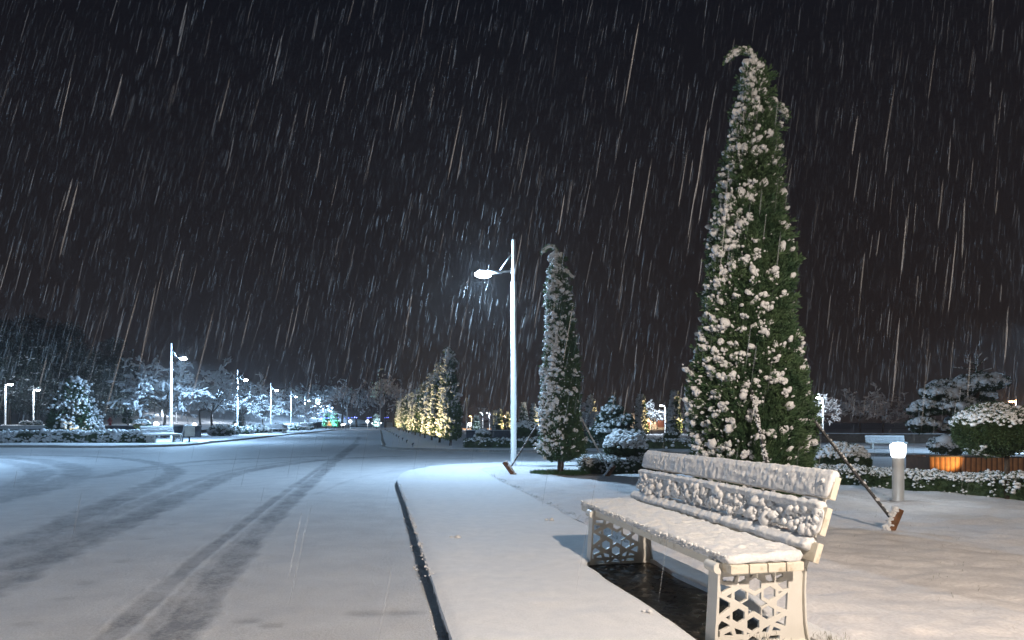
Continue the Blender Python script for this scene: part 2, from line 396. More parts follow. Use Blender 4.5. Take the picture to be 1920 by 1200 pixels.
def conifer_thing(loc, label, h, rmax, z0, *a, trunk_r=.06, group=None, name='column_conifer', rz=0.0, s=1.0, cat='conifer', fol='thuja', **k):
    r = thing(name, loc, label, cat, group, rz, s)
    cr, sn = conifer(h, rmax, z0, *a, **k)
    c = cr.obj('crown', M[fol], r); sn.obj('snow_cover', M['clump'], c, True)
    t = MB(); zz = np.linspace(-.03, z0 + h * .35, 10); t.tube(np.stack([.012 * np.sin(zz * 7), .01 * np.cos(zz * 5), zz], -1), np.linspace(trunk_r * 1.25, trunk_r * .6, 10), 10)
    t.obj('trunk', M['bark'], r, True)
    return r

# ------------------------------------------------------------------ clipped shrubs, hedges, cloud pines
def leafmass(crown, snow, pos, nrm, slen, temps, snow_p, rsn, bt, flat=.7):
    n = len(pos)
    scatter(crown, temps, pos - nrm * slen * .5, nrm + UP * .3 + rng.normal(0, .45, (n, 3)), slen * rng.uniform(.7, 1.3, n))
    on = rng.uniform(0, 1, n) < snow_p
    if on.any(): blobs(snow, bt, pos[on] + nrm[on] * rsn * .1 + rng.normal(0, rsn * .3, (on.sum(), 3)), rsn * rng.lognormal(0, .35, on.sum()), None, 1, flat)
def ellipsoid_pad(crown, snow, c, rx, ry, rz_, n, slen, rsn, temps, bt, cap=.15, core=.8, patch=.35, low=0.0):
    u = rng.normal(size=(n, 3)); u /= np.linalg.norm(u, axis=1)[:, None]
    wob = 1 + .12 * vnoise(u[:, 0] * 2.2 + c[0], u[:, 1] * 2.2 + c[1], u[:, 2] * 2.2)
    S = np.array([rx, ry, rz_]); pos = np.asarray(c) + u * S * wob[:, None]
    nr = u / S; nr /= np.linalg.norm(nr, axis=1)[:, None]
    pt = vnoise(pos[:, 0] * 9 / max(rx, .3) * .35, pos[:, 1] * 9 / max(ry, .3) * .35, pos[:, 2] * 5, 5)
    p = sstep(cap - .15, cap + .45, nr[:, 2]) * (.75 + patch * pt) + low * (pt > .25)
    leafmass(crown, snow, pos, nr, slen, temps, p, rsn, bt)
    v, f = ico(3); crown.add(np.asarray(c) + v * S * core * (1 + .1 * vnoise(v[:, 0] * 3, v[:, 1] * 3, v[:, 2] * 3))[:, None], f)
def ball_shrub(loc, label, r, rz_, group=None, n=2600, slen=.08, rsn=.035, cap=.1, low=.1, zc=None, name='ball_shrub', temps=SP_MED, bt=BL2):
    t = thing(name, loc, label, 'shrub', group)
    c, s = MB(), MB(); zc = rz_ * .9 if zc is None else zc
    ellipsoid_pad(c, s, (0, 0, zc), r, r, rz_, n, slen, rsn, temps, bt, cap, .86, .5, low)
    f = c.obj('foliage', M['box'], t); s.obj('snow_cover', M['clump'], f, True)
    st = MB(); st.tube([(0, 0, -.02), (0.01, 0, zc * .5), (0, 0.01, zc)], [.04, .035, .03], 7); st.obj('stem', M['bark'], t, True)
    return t
def hedge(a, b, width, height, label, n, slen=.07, rsn=.04, topp=.85, sidep=.18, group=None, temps=SP_MED, bt=BL2, name='clipped_hedge', side_dark=True):
    a, b = np.asarray(a[:2], float), np.asarray(b[:2], float); L = np.linalg.norm(b - a); ang = math.atan2(*(b - a)[::-1])
    t = thing(name, (a[0], a[1], PZ), label, 'hedge', group, ang)
    c, s = MB(), MB()
    areas = np.array([L * width, L * height, L * height, width * height, width * height]); k = rng.choice(5, n, p=areas / areas.sum())
    x = rng.uniform(0, L, n); y = rng.uniform(0, width, n); z = rng.uniform(0.02, height, n)
    hh = height * (1 + .10 * fbm(x * 2.0, y * 2.0, 0, 3) + .05 * vnoise(x * 7, y * 7, 0, 5))
    nr = np.zeros((n, 3))
    y = np.where(k == 1, 0, np.where(k == 2, width, y)); x = np.where(k == 3, 0, np.where(k == 4, L, x)); z = np.where(k == 0, hh, np.minimum(z, hh))
    nr[k == 0, 2] = 1; nr[k == 1, 1] = -1; nr[k == 2, 1] = 1; nr[k == 3, 0] = -1; nr[k == 4, 0] = 1
    pos = np.stack([x, y, z], -1) + rng.normal(0, .02, (n, 3)) + nr * (.05 * vnoise(x * 3, z * 4, y * 3, 8))[:, None]
    pt = fbm(pos[:, 0] * 3.2, pos[:, 1] * 3.2, pos[:, 2] * 6, 6)
    p = np.where(k == 0, topp + .25 * pt, sidep * (1 + 2.2 * pt) + .5 * sstep(height * .72, height, z))
    leafmass(c, s, pos, nr, slen, temps, p, rsn, bt)
    c.box(.05, L - .05, .06, width - .06, -.02, height * .86)
    f = c.obj('foliage', M['box'], t); s.obj('snow_cover', M['clump'], f, True)
    return t
def branch_tree(seed, h, spread, snowy, nl=7, umbrella=True, twigs=3, bt=BL1, rs=.055, trunk=.10, fork=.36):
    """leafless broad tree; returns (trunk, limbs, snow)"""
    global rng
    keep = rng; rng = np.random.default_rng(seed)
    tr, br, sn = MB(), MB(), MB()
    fk = h * fork; zz = np.linspace(-.05, fk, 6)
    tp = np.stack([.05 * np.sin(zz * 2 + seed), .05 * np.cos(zz * 1.7 + seed), zz], -1); tr.tube(tp, np.linspace(trunk, trunk * .7, 6), 9)
    base = tp[-1]; segs = []
    def grow(p, d, L, r, lev):
        k = 6; pts = [p]; dd = d / np.linalg.norm(d)
        for i in range(k):
            dd = dd + rng.normal(0, .16, 3) + (UP * (.03 if lev < 2 else -.05) if umbrella else UP * .06); dd /= np.linalg.norm(dd); pts.append(pts[-1] + dd * L / k)
        pts = np.array(pts); br.tube(pts, np.linspace(r, r * .45, k + 1), 5 if lev < 2 else 3, False)
        segs.append((pts, lev, r))
        if lev < 3:
            for j in range(rng.integers(3, 5) if lev < 2 else twigs):
                i = rng.integers(2, k + 1); az = rng.normal(0, 1, 3); az[2] *= .45 if umbrella else .8
                nd = (pts[i] - pts[i - 1]) / (L / k) + az * .75; grow(pts[i], nd, L * rng.uniform(.45, .7), r * .5, lev + 1)
    for i in range(nl):
        az = i * 2 * math.pi / nl + rng.uniform(-.4, .4); el = rng.uniform(.35, 1.1) if umbrella else rng.uniform(.6, 1.3)
        grow(base, np.array([math.cos(az) * math.cos(el), math.sin(az) * math.cos(el), math.sin(el)]), spread * rng.uniform(.6, .85), trunk * .45, 0)
    P, D, R = [], [], []
    for pts, lev, r in segs:
        if lev == 0: continue
        for i in range(1, len(pts)):
            for q in range(1 if lev < 3 else 2):
                if rng.uniform() < snowy * (.6 if lev == 1 else 1):
                    P.append(pts[i - 1] + (pts[i] - pts[i - 1]) * rng.uniform() + UP * (r + rs * .25)); D.append(pts[i] - pts[i - 1]); R.append(rs * rng.lognormal(0, .35))
    if P: blobs(sn, bt, np.array(P), np.array(R), np.array(D), rng.uniform(1.4, 2.6, len(P)))
    rng = keep
    return tr, br, sn
def branch_thing(loc, label, seed, h, spread, snowy, group=None, rz=0.0, s=1.0, name='snowy_tree', **k):
    t = thing(name, loc, label, 'tree', group, rz, s)
    tr, br, sn = branch_tree(seed, h, spread, snowy, **k)
    tr.obj('trunk', M['bark'], t, True); c = br.obj('crown', M['bark'], t)
    if sn.n: sn.obj('snow_cover', M['clump'], c, True)
    return t

# ================================================================== GROUND
def sheet(name, outline, m, zf, spacing, skirt=0.0, smooth=True, hole=None, region=None, edge_round=.03, kind='structure'):
    """triangulated sheet inside OUTLINE; point spacing grows with distance from the camera"""
    out = np.asarray(outline, float); P = []
    # resample outline
    ring = []
    for i in range(len(out)):
        a, b = out[i], out[(i + 1) % len(out)]; L = np.linalg.norm(b - a); mid = (a + b) / 2
        k = max(1, int(L / min(max(spacing * max(np.hypot(*a), np.hypot(*b), 2) * .8, .02), 4)))
        k = min(k, 260)
        for j in range(k): ring.append(a + (b - a) * j / k)
    ring = np.array(ring)
    def inside(pts, poly):
        x, y = pts[:, 0], pts[:, 1]; r = np.zeros(len(pts), bool)
        for i in range(len(poly)):
            (x0, y0), (x1, y1) = poly[i], poly[(i + 1) % len(poly)]
            c = ((y0 > y) != (y1 > y)); r ^= c & (x < (x1 - x0) * (y - y0) / (y1 - y0 + 1e-12) + x0)
        return r
    # fan of points
    rows = []; Y = -7.0
    ymax = out[:, 1].max()
    while Y < ymax:
        d = max(abs(Y), 2.6); st = max(spacing * d, .02)
        xs = np.arange(out[:, 0].min(), out[:, 0].max(), st) if False else None
        rows.append((Y, st)); Y += st
    pts = []
    for Y, st in rows:
        x = 0.0; xs = [0.0]
        lim = max(abs(out[:, 0].min()), out[:, 0].max())
        while x < lim: x += max(st, spacing * math.hypot(x, Y)); xs.append(x)
        xs = np.array(xs); xs = np.concatenate([-xs[::-1][:-1], xs]); xs = xs + rng.uniform(-.3, .3, len(xs)) * st
        pts.append(np.stack([xs, np.full(len(xs), Y) + rng.uniform(-.3, .3, len(xs)) * st], -1))
    pts = np.concatenate(pts)
    pts = pts[inside(pts, out)]
    hr = None
    if hole is not None:
        hl = np.asarray(hole, float); hr = []
        for i in range(len(hl)):
            a, b = hl[i], hl[(i + 1) % len(hl)]; k = max(1, int(np.linalg.norm(b - a) / .03))
            for j in range(k): hr.append(a + (b - a) * j / k)
        hr = np.array(hr); pts = pts[~inside(pts, hl)]
    allp = np.concatenate([pts, ring] + ([hr] if hr is not None else []))
    n0, n1 = len(pts), len(ring); ed = [(n0 + i, n0 + (i + 1) % n1) for i in range(n1)]
    if hr is not None: ed += [(n0 + n1 + i, n0 + n1 + (i + 1) % len(hr)) for i in range(len(hr))]
    vs, es, fs, *_ = delaunay_2d_cdt([Vector((float(x), float(y))) for x, y in allp], ed, [], 0, 1e-6)
    V = np.array([(w.x, w.y) for w in vs]); Fc = np.array([f for f in fs if len(f) == 3])
    cen = V[Fc].mean(1); ok = inside(cen, out)
    if hr is not None: ok &= ~inside(cen, hl)
    Fc = Fc[ok]
    z = zf(V[:, 0], V[:, 1])
    if edge_round:
        # distance to outline ring (near parts only) rounds the snow's edge
        dd = np.full(len(V), 9.9)
        loops = [ring] + ([hr] if hr is not None else [])
        for lp in loops:
            for i in range(len(lp)):
                a, b = lp[i], lp[(i + 1) % len(lp)]; ab = b - a; L2 = ab @ ab
                mn = np.minimum(a, b) - .2; mxx = np.maximum(a, b) + .2
                sel = np.nonzero((V[:, 0] > mn[0]) & (V[:, 0] < mxx[0]) & (V[:, 1] > mn[1]) & (V[:, 1] < mxx[1]))[0]
                if not len(sel): continue
                tt = np.clip(((V[sel] - a) @ ab) / (L2 + 1e-12), 0, 1); dd[sel] = np.minimum(dd[sel], np.linalg.norm(V[sel] - a - tt[:, None] * ab, axis=1))
        z = z - edge_round * (1 - sstep(0, .07, dd)) ** 1.5
    mb = MB(); mb.add(np.column_stack([V, z]), Fc)
    if skirt:
        for lp in [ring] + ([hr] if hr is not None else []):
            zz = zf(lp[:, 0], lp[:, 1]) - edge_round; k = len(lp)
            lo = zz - skirt * (1 + .35 * vnoise(lp[:, 0] * 14, lp[:, 1] * 14, 0, 4))
            vv = np.concatenate([np.column_stack([lp, zz]), np.column_stack([lp, lo])])
            mb.add(vv, [[i, (i + 1) % k, k + (i + 1) % k, k + i] for i in range(k)])
    o = mb.obj(name, m, None, smooth); struct(o, kind); return o

# far ground under everything
g = MB(); gx = np.array([-420, -160, -60, 0, 60, 160, 420.0]); gy = np.array([-60, 0, 60, 140, 300, 520.0])
GX, GY = np.meshgrid(gx, gy); k = len(gx)
g.add(np.stack([GX, GY, np.full_like(GX, -.03)], -1).reshape(-1, 3), [[r * k + c, r * k + c + 1, (r + 1) * k + c + 1, (r + 1) * k + c] for r in range(len(gy) - 1) for c in range(k - 1)])
struct(g.obj('ground', M['snow']))

# --- road with tyre tracks
def cr(pts, n=14):
    p = np.asarray(pts, float); p = np.vstack([2 * p[0] - p[1], p, 2 * p[-1] - p[-2]]); o = []
    for i in range(1, len(p) - 2):
        for t in np.linspace(0, 1, n, endpoint=False):
            a, b, c, d = p[i - 1], p[i], p[i + 1], p[i + 2]
            o.append(.5 * (2 * b + (c - a) * t + (2 * a - 5 * b + 4 * c - d) * t ** 2 + (3 * b - a - 3 * c + d) * t ** 3))
    o.append(p[-2]); return np.array(o)
def trk(pts):      # read off the photograph at half scale, laid onto the road plane
    return cr([at(x / 2, 820 + y / 2, 0)[:2] for x, y in pts], 10)
TRACKS = [  # (line, half width, strength)
    (trk([(250, 860), (420, 735), (700, 490), (900, 330), (1060, 212), (1180, 128), (1270, 66), (1330, 20), (1345, -2)]), .085, .75),
    (trk([(430, 860), (540, 740), (790, 480), (960, 325), (1090, 215), (1200, 130), (1285, 66), (1338, 22), (1350, -2)]), .06, .5),
    (trk([(540, 860), (650, 740), (880, 450), (1060, 262), (1180, 155), (1275, 75), (1340, 25)]), .15, .85),
    (trk([(-300, 560), (0, 432), (250, 318), (430, 240), (540, 190), (628, 150), (655, 125), (600, 102), (450, 78), (200, 68), (0, 66)]), .25, .75),
    (trk([(-300, 680), (0, 525), (300, 388), (560, 275), (760, 185), (900, 132), (1100, 98), (1300, 78), (1500, 70)]), .26, .8),
    (trk([(-300, 620), (0, 475), (280, 352), (540, 238), (740, 160), (900, 118), (1100, 90)]), .16, .55),
    (trk([(-100, 225), (60, 195), (200, 165), (420, 140), (600, 106), (800, 86), (1000, 78), (1200, 71)]), .28, .6),
    (trk([(-80, 205), (60, 182), (120, 160), (150, 132), (110, 106), (0, 88), (-100, 84)]), .35, .6),
    (trk([(-80, 245), (80, 212), (210, 172), (290, 140), (280, 114), (150, 86), (0, 74)]), .38, .6),
    (trk([(500, 128), (700, 108), (900, 95), (1150, 84), (1400, 78), (1800, 80)]), .16, .45),
    (trk([(900, 40), (1050, 22), (1200, 8), (1330, -10)]), .3, .3),
    (trk([(1180, 215), (1300, 165), (1420, 135), (1600, 110)]), .05, .25),
    (trk([(180, 480), (300, 410), (420, 350)]), .05, .2),
]
FEET = [(1375, 663, .17, .05), (1520, 660, .14, .05), (930, 690, .10, .05), (1010, 708, .09, .05), (320, 545, .10, .06), (450, 465, .11, .05), (540, 380, .13, .06), (640, 325, .12, .05), (760, 235, .13, .05), (230, 605, .1, .05), (90, 700, .1, .05)]
def road_z(x, y, full=False):
    z = .006 * fbm(x * 1.1, y * 1.1, 0, 2) + .004 * vnoise(x * 6, y * 6, 0, 3)
    return z
ty, Yv = [], 1.6
while Yv < 118: ty.append(Yv); Yv *= 1.0105
ty = np.array([-6, -3, 0, .8] + ty); tx = np.concatenate([np.linspace(-2.2, -1.05, 20, endpoint=False), np.linspace(-1.05, .35, 470), np.linspace(.36, 2.2, 50)])
TY, TX = np.meshgrid(ty, tx, indexing='ij'); RX = np.where(TY < 1.6, 1.6, TY) * TX; RY = TY + 0 * TX
tr_ = np.zeros_like(RX); ridge = np.zeros_like(RX)
flatx, flaty = RX.ravel(), RY.ravel(); trf = np.zeros(len(flatx)); rdf = np.zeros(len(flatx))
for ln, hw, stg in TRACKS:
    mn, mx_ = ln.min(0) - hw * 3, ln.max(0) + hw * 3
    sel = np.nonzero((flatx > mn[0]) & (flatx < mx_[0]) & (flaty > mn[1]) & (flaty < mx_[1]))[0]
    q = np.stack([flatx[sel], flaty[sel]], -1); best = np.full(len(sel), 99.0)
    for i in range(len(ln) - 1):
        a, b = ln[i], ln[i + 1]; ab = b - a; tt = np.clip(((q - a) @ ab) / (ab @ ab + 1e-12), 0, 1)
        best = np.minimum(best, np.linalg.norm(q - a - tt[:, None] * ab, axis=1))
    wob = 1 + .22 * vnoise(q[:, 0] * 2.5, q[:, 1] * 2.5, 0, 7) + .22 * vnoise(q[:, 0] * 11, q[:, 1] * 11, 0, 71)
    e = best / (hw * wob)
    inten = stg * (1 - sstep(.55, 1.25, e)) * (.8 + .3 * fbm(q[:, 0] * 3, q[:, 1] * 3, 0, 12) + .22 * vnoise(q[:, 0] * 16, q[:, 1] * 16, 0, 72))
    trf[sel] = np.maximum(trf[sel], inten); rdf[sel] += np.exp(-((e - 1.25) / .25) ** 2) * stg * np.clip(.5 + vnoise(q[:, 0] * 9, q[:, 1] * 9, 0, 15), 0, 1)
for x, y, lx, ly in FEET:
    c = at(x / 2, 820 + y / 2, 0); e = np.hypot((flatx - c[0]) / lx, (flaty - c[1]) / (ly * 1.4)); e = e * (1 + .35 * vnoise(flatx * 14, flaty * 14, 0, 61)); trf = np.maximum(trf, (.5 if x > 900 else .28) * (1 - sstep(.3, 1.2, e)))
rz_ = road_z(flatx, flaty) - .012 * np.clip(trf, 0, 1) + .010 * np.clip(rdf, 0, 1)
nr_, nc_ = RX.shape
idx = np.arange(nr_ * nc_).reshape(nr_, nc_)
quads = np.stack([idx[:-1, :-1], idx[:-1, 1:], idx[1:, 1:], idx[1:, :-1]], -1).reshape(-1, 4)
mb = MB(); mb.add(np.column_stack([flatx, flaty, rz_]), quads)
road = struct(mb.obj('road', M['road'], None, True))
at_ = road.data.attributes.new('track', 'FLOAT', 'POINT'); at_.data.foreach_set('value', np.clip(trf, 0, 1).astype(np.float32))

# --- near corner: kerb, pavement, lawn
def kerb_x(Y): return -.304 - .2085 * (Y - 3.32)
def walk_x(Y): return 1.21 - .205 * (Y - 5.3)
corner = [at(*p)[:2] for p in ((745, 900), (746, 893), (752, 887), (770, 880), (800, 874.5), (850, 869.5), (920, 866.5), (1000, 865.2))]
corner_s = list(cr([(kerb_x(9.0), 9.0)] + corner + [np.array([5.0, 17.2]), np.array([12, 15.9])], 6)[1:])
NEAR = [np.array([kerb_x(-6.5), -6.5]), np.array([kerb_x(0), 0.0]), np.array([kerb_x(5), 5.0])] + corner_s + [np.array([40.0, 10.3])]
kerbline = NEAR[:]
def near_z(x, y): return PZ + .008 * fbm(x * 1.3, y * 1.3, 0, 21) + .004 * vnoise(x * 5, y * 9, 0, 22) + .012 * sstep(.4, 1, vnoise(x * 1.9, y * 1.2, 0, 23))
def lawn_z(x, y): return PZ + .006 + .020 * fbm(x * 1.5, y * 2.6, 0, 31) + .012 * vnoise(x * 6, y * 9, 0, 33)
BR0 = np.array([1.009, 3.304]); BO = math.atan2(.2085, .978)
def bl(q, p): return BR0 + B * q + U * p       # bench-local to world plan
hole = [bl(-.05, -1.3), bl(-.035, -.4), bl(-.02, .4), bl(-.045, 1.0), bl(-.02, 1.6), bl(.0, 1.93), bl(.3, 1.99), bl(.55, 1.96), bl(.53, 1.4), bl(.56, .8), bl(.52, .25), bl(.60, -.1), bl(.57, -.6), bl(.5, -1.3)]
hole = list(cr(hole, 6))
# pavement outline: kerb line, back along the lawn edge
lawn_edge = [np.array([walk_x(y), y]) for y in (-6.5, 0, 3, 6, 8, 10.35, 12.3)] + [at(910, 884)[:2], at(900, 878)[:2] , np.array([.1, 16.7]), np.array([5, 16.1]), np.array([12, 14.8]), np.array([40, 9.0])]
PAVE = kerbline + lawn_edge[::-1]
HOLE_IN = hole
# split so that the bare tiles lie wholly within the walk: the walk ends behind the bench
lawn_edge_b = [np.array([walk_x(y) + (.16 if -1.6 < y < 5.9 else 0), y]) for y in (-6.5, -1.7, -1.4, 0, 1.5, 3, 4.3, 5.6, 6.2, 8, 10.35, 12.3)] + lawn_edge[7:]
PAVE = kerbline + lawn_edge_b[::-1]
sheet('pavement', PAVE, M['snow'], near_z, .0075, .045, True, HOLE_IN, edge_round=.018)
LAWN = [p + np.array([-.02, 0]) for p in lawn_edge_b] + [np.array([40.0, -6.5])]
sheet('lawn', LAWN, M['lawn'], lawn_z, .0085, .05, True)
# tiles
mb = MB(); qs = [bl(-.5, -1.6), bl(.8, -1.6), bl(.8, 2.3), bl(-.5, 2.3)]
mb.add([[*q_, .085] for q_ in qs], [[0, 1, 2, 3]]); struct(mb.obj('paving', M['tile']))
def kerb(line, name='kerb', top=.098, inset=.02, wid=.16, stone=0):
    ln = np.asarray(line, float); d = np.gradient(ln, axis=0); d /= np.linalg.norm(d, axis=1)[:, None]; nrm = np.stack([d[:, 1], -d[:, 0]], -1)
    seg = np.linalg.norm(np.diff(ln, axis=0), axis=1); S_ = np.concatenate([[0], np.cumsum(seg)])
    if stone:      # separate kerb stones with open joints
        m_ = MB(); near = S_[-1]; p0 = 0.0
        while p0 < min(S_[-1], 60):
            e = p0 + stone - .012; a0, a1 = [np.array([np.interp(t, S_, ln[:, c]) for c in (0, 1)]) for t in (p0, e)]
            dd = (a1 - a0) / np.linalg.norm(a1 - a0); nn_ = np.array([dd[1], -dd[0]]); jx = rng.normal(0, .004)
            R = np.array([[dd[0], nn_[0], 0], [dd[1], nn_[1], 0], [0, 0, 1.0]])
            m_.box(0, np.linalg.norm(a1 - a0), inset + jx, inset + jx + wid, -.08, top + rng.normal(0, .002), R=R, T=[*a0, 0], bev=.008); p0 += stone
        return struct(m_.obj(name, M['kerb']))
    # nrm points to the right of the direction of travel (inside)
    a = ln + nrm * inset; b = ln + nrm * (inset + wid); k = len(ln)
    v = np.concatenate([np.column_stack([a, np.full(k, -.08)]), np.column_stack([a + nrm * .012, np.full(k, top)]), np.column_stack([b, np.full(k, top)]), np.column_stack([b, np.full(k, -.08)])])
    q = []
    for i in range(k - 1):
        for s_ in range(3): q.append([s_ * k + i, s_ * k + i + 1, (s_ + 1) * k + i + 1, (s_ + 1) * k + i])
    m_ = MB(); m_.add(v, q); return struct(m_.obj(name, M['kerb']))
kerb(kerbline, stone=.7)

# --- the island across the side street
ISL = list(cr([(-18.6, 91), (-12, 59.4), (-8.0, 40.0), (-6.35, 32.3), (-5.9, 29.9), (-4.9, 28.3), (-2.5, 27.0), (.85, 25.7), (7, 24.3), (14, 23.0), (30, 19.9), (60, 14)], 6))
sheet('pavement', ISL + [np.array([60.0, 100]), np.array([-18.6, 100])], M['snow'], lambda x, y: PZ + .01 * fbm(x * .8, y * .8, 0, 41), .02, .012, True, edge_round=.012)
kerb(ISL)
# --- the left side
LFT = list(cr([(-90, 32.5), (-40, 31.4), (-24.7, 30.9), (-20.4, 30.3), (-17.9, 30.8), (-16.9, 32.2), (-16.75, 34), (-17.3, 37.3), (-18.6, 46.5), (-20.3, 58), (-22.7, 75.6), (-25.6, 95), (-27, 108)], 6))[::-1]
sheet('pavement', LFT + [np.array([-90.0, 108])], M['snow'], lambda x, y: PZ + .012 * fbm(x * .7, y * .7, 0, 43), .02, .012, True, edge_round=.012)
kerb(LFT)
# street end: a kerb and verge across the far end of the avenue
END = [np.array([-45.0, 97.0]), np.array([-26, 98.0]), np.array([-18, 98.5]), np.array([-5, 99]), np.array([60, 99])][::1]
mb = MB(); kk = END
mb.box(-60, 70, 99, 101, -.05, .14); struct(mb.obj('kerb', M['kerb']))
mb = MB(); mb.box(-150, 150, 101, 230, -.05, .15); struct(mb.obj('terrain', M['snow']))
# terrace and wooded hill on the left
TERR = [np.array(p, float) for p in ((-120, 43.4), (-45, 44), (-22.8, 46.6), (-25.5, 50), (-40, 66), (-62, 108), (-120, 108))]
sheet('terrain', TERR, M['snow'], lambda x, y: .95 + .03 * fbm(x * .3, y * .3, 0, 44), .03, .25, True, edge_round=0)
gx = np.linspace(-170, -30, 40); gy = np.linspace(60, 170, 34); GX, GY = np.meshgrid(gx, gy)
GZ = .7 + 9.0 * sstep(64, 120, GY - .35 * (GX + 60)) * sstep(-32, -75, GX) + .5 * fbm(GX * .1, GY * .1)
mb = MB(); k = 40; mb.add(np.stack([GX, GY, GZ], -1).reshape(-1, 3), [[r * k + c, r * k + c + 1, (r + 1) * k + c + 1, (r + 1) * k + c] for r in range(33) for c in range(39)])
struct(mb.obj('hill', M['lawn'], None, True))
def wall(a, b, h, th, label, m, name='low_wall', snowtop=True, z=.0, cat='wall'):
    a, b = np.asarray(a, float), np.asarray(b, float); L = np.linalg.norm(b - a); t = thing(name, (a[0], a[1], z), label, cat, None, math.atan2(*(b - a)[::-1]))
    mb = MB(); mb.box(0, L, 0, th, -.1, h, bev=.015); mb.obj('wall_body', M[m], t)
    mb = MB(); mb.box(-.03, L + .03, -.04, th + .04, h, h + .06, bev=.01); cp = mb.obj('coping', M[m], t)
    if snowtop:
        mb = MB(); xs = np.linspace(0, L, max(8, int(L * 2))); pts = np.stack([xs, np.full_like(xs, th / 2), np.full_like(xs, h + .06)], -1); mb.tube(pts, .04 + .012 * vnoise(xs * 1.5, 0 * xs), 8)
        v = mb.v[0]; v[:, 1] = (v[:, 1] - th / 2) * th * 11 + th / 2; mb.obj('snow_cover', M['clump'], cp, True)
    return t
wall((-70, 43.1), (-22.6, 46.3), .86, .3, 'long low dark retaining wall behind the snowy hedge and round conifer', 'wallstone', 'retaining_wall')
wall((-2.9, 40.5), (6.5, 38.6), .62, .35, 'low dark wall behind the hedge across the side street', 'wallstone')
wall((15.5, 34), (23, 32.0), .55, .3, 'low brown wall past the side street near the white bench', 'wallbrown')

# ================================================================== BENCH
HOLES = [
    [(245, 442), (372, 474), (250, 545)], [(278, 357), (430, 345), (402, 412), (335, 402), (282, 410)], [(455, 432), (482, 345), (556, 336), (556, 384)],
    [(330, 296), (345, 240), (485, 236), (458, 296)], [(518, 288), (518, 240), (562, 258), (556, 288)], [(612, 248), (752, 244), (752, 272), (690, 290), (616, 280)],
    [(905, 264), (925, 246), (1070, 246), (1062, 262)], [(800, 338), (880, 320), (905, 404), (868, 410), (808, 382)], [(925, 345), (1014, 308), (1022, 342), (945, 380)],
    [(960, 438), (1086, 388), (1086, 488), (1020, 500)], [(604, 330), (640, 332), (606, 362)], [(800, 250), (850, 250), (845, 275), (800, 278)],
    [(235, 600), (355, 662), (352, 712), (230, 805)], [(1076, 545), (1066, 745), (945, 694), (950, 640)],
    [(378, 550), (372, 608), (322, 582)], [(358, 805), (352, 858), (310, 835)], [(960, 522), (1012, 530), (964, 562)], [(992, 785), (940, 770), (936, 818)],
    [(222, 930), (258, 880), (345, 925), (345, 946), (238, 992), (236, 1062), (214, 1066)], [(1060, 825), (1050, 940), (925, 900), (1000, 850)],
    [(285, 1052), (300, 1030), (370, 1000), (390, 1052)], [(420, 966), (520, 1000), (520, 1042), (440, 1042)], [(755, 1018), (775, 975), (856, 935), (825, 1018)], [(884, 1006), (905, 955), (985, 985), (980, 1002)],
    [(280, 1160), (285, 1118), (415, 1112), (430, 1158)], [(460, 1106), (522, 1100), (475, 1142)], [(560, 1132), (600, 1090), (640, 1062), (702, 1100), (715, 1134)], [(748, 1112), (755, 1082), (806, 1076), (785, 1112)], [(835, 1106), (860, 1062), (976, 1056), (970, 1100)],
    [(570, 1018), (602, 1030), (570, 1042)], [(685, 1032), (710, 1006), (712, 1032)],
]
HOLES.append([(665 + (150 if i % 2 == 0 else 86) * math.cos(i * math.pi / 6), 672 + (150 if i % 2 == 0 else 86) * math.sin(i * math.pi / 6)) for i in range(12)])
for cx, cy in ((490, 575), (672, 443), (850, 548), (832, 782), (647, 918), (465, 813)):
    HOLES.append([(cx + 80 * math.cos(math.radians(30 + 60 * i)), cy + 80 * math.sin(math.radians(30 + 60 * i))) for i in range(6)])
def pan(x, y):
    yb = 1200 - (x - 95) * .056
    return (x - 95) / 1250 * .585, (yb - y) * .000437
REAR = [(1345, 1130), (1318, 1020), (1298, 880), (1288, 700), (1284, 520), (1290, 350), (1300, 235)]
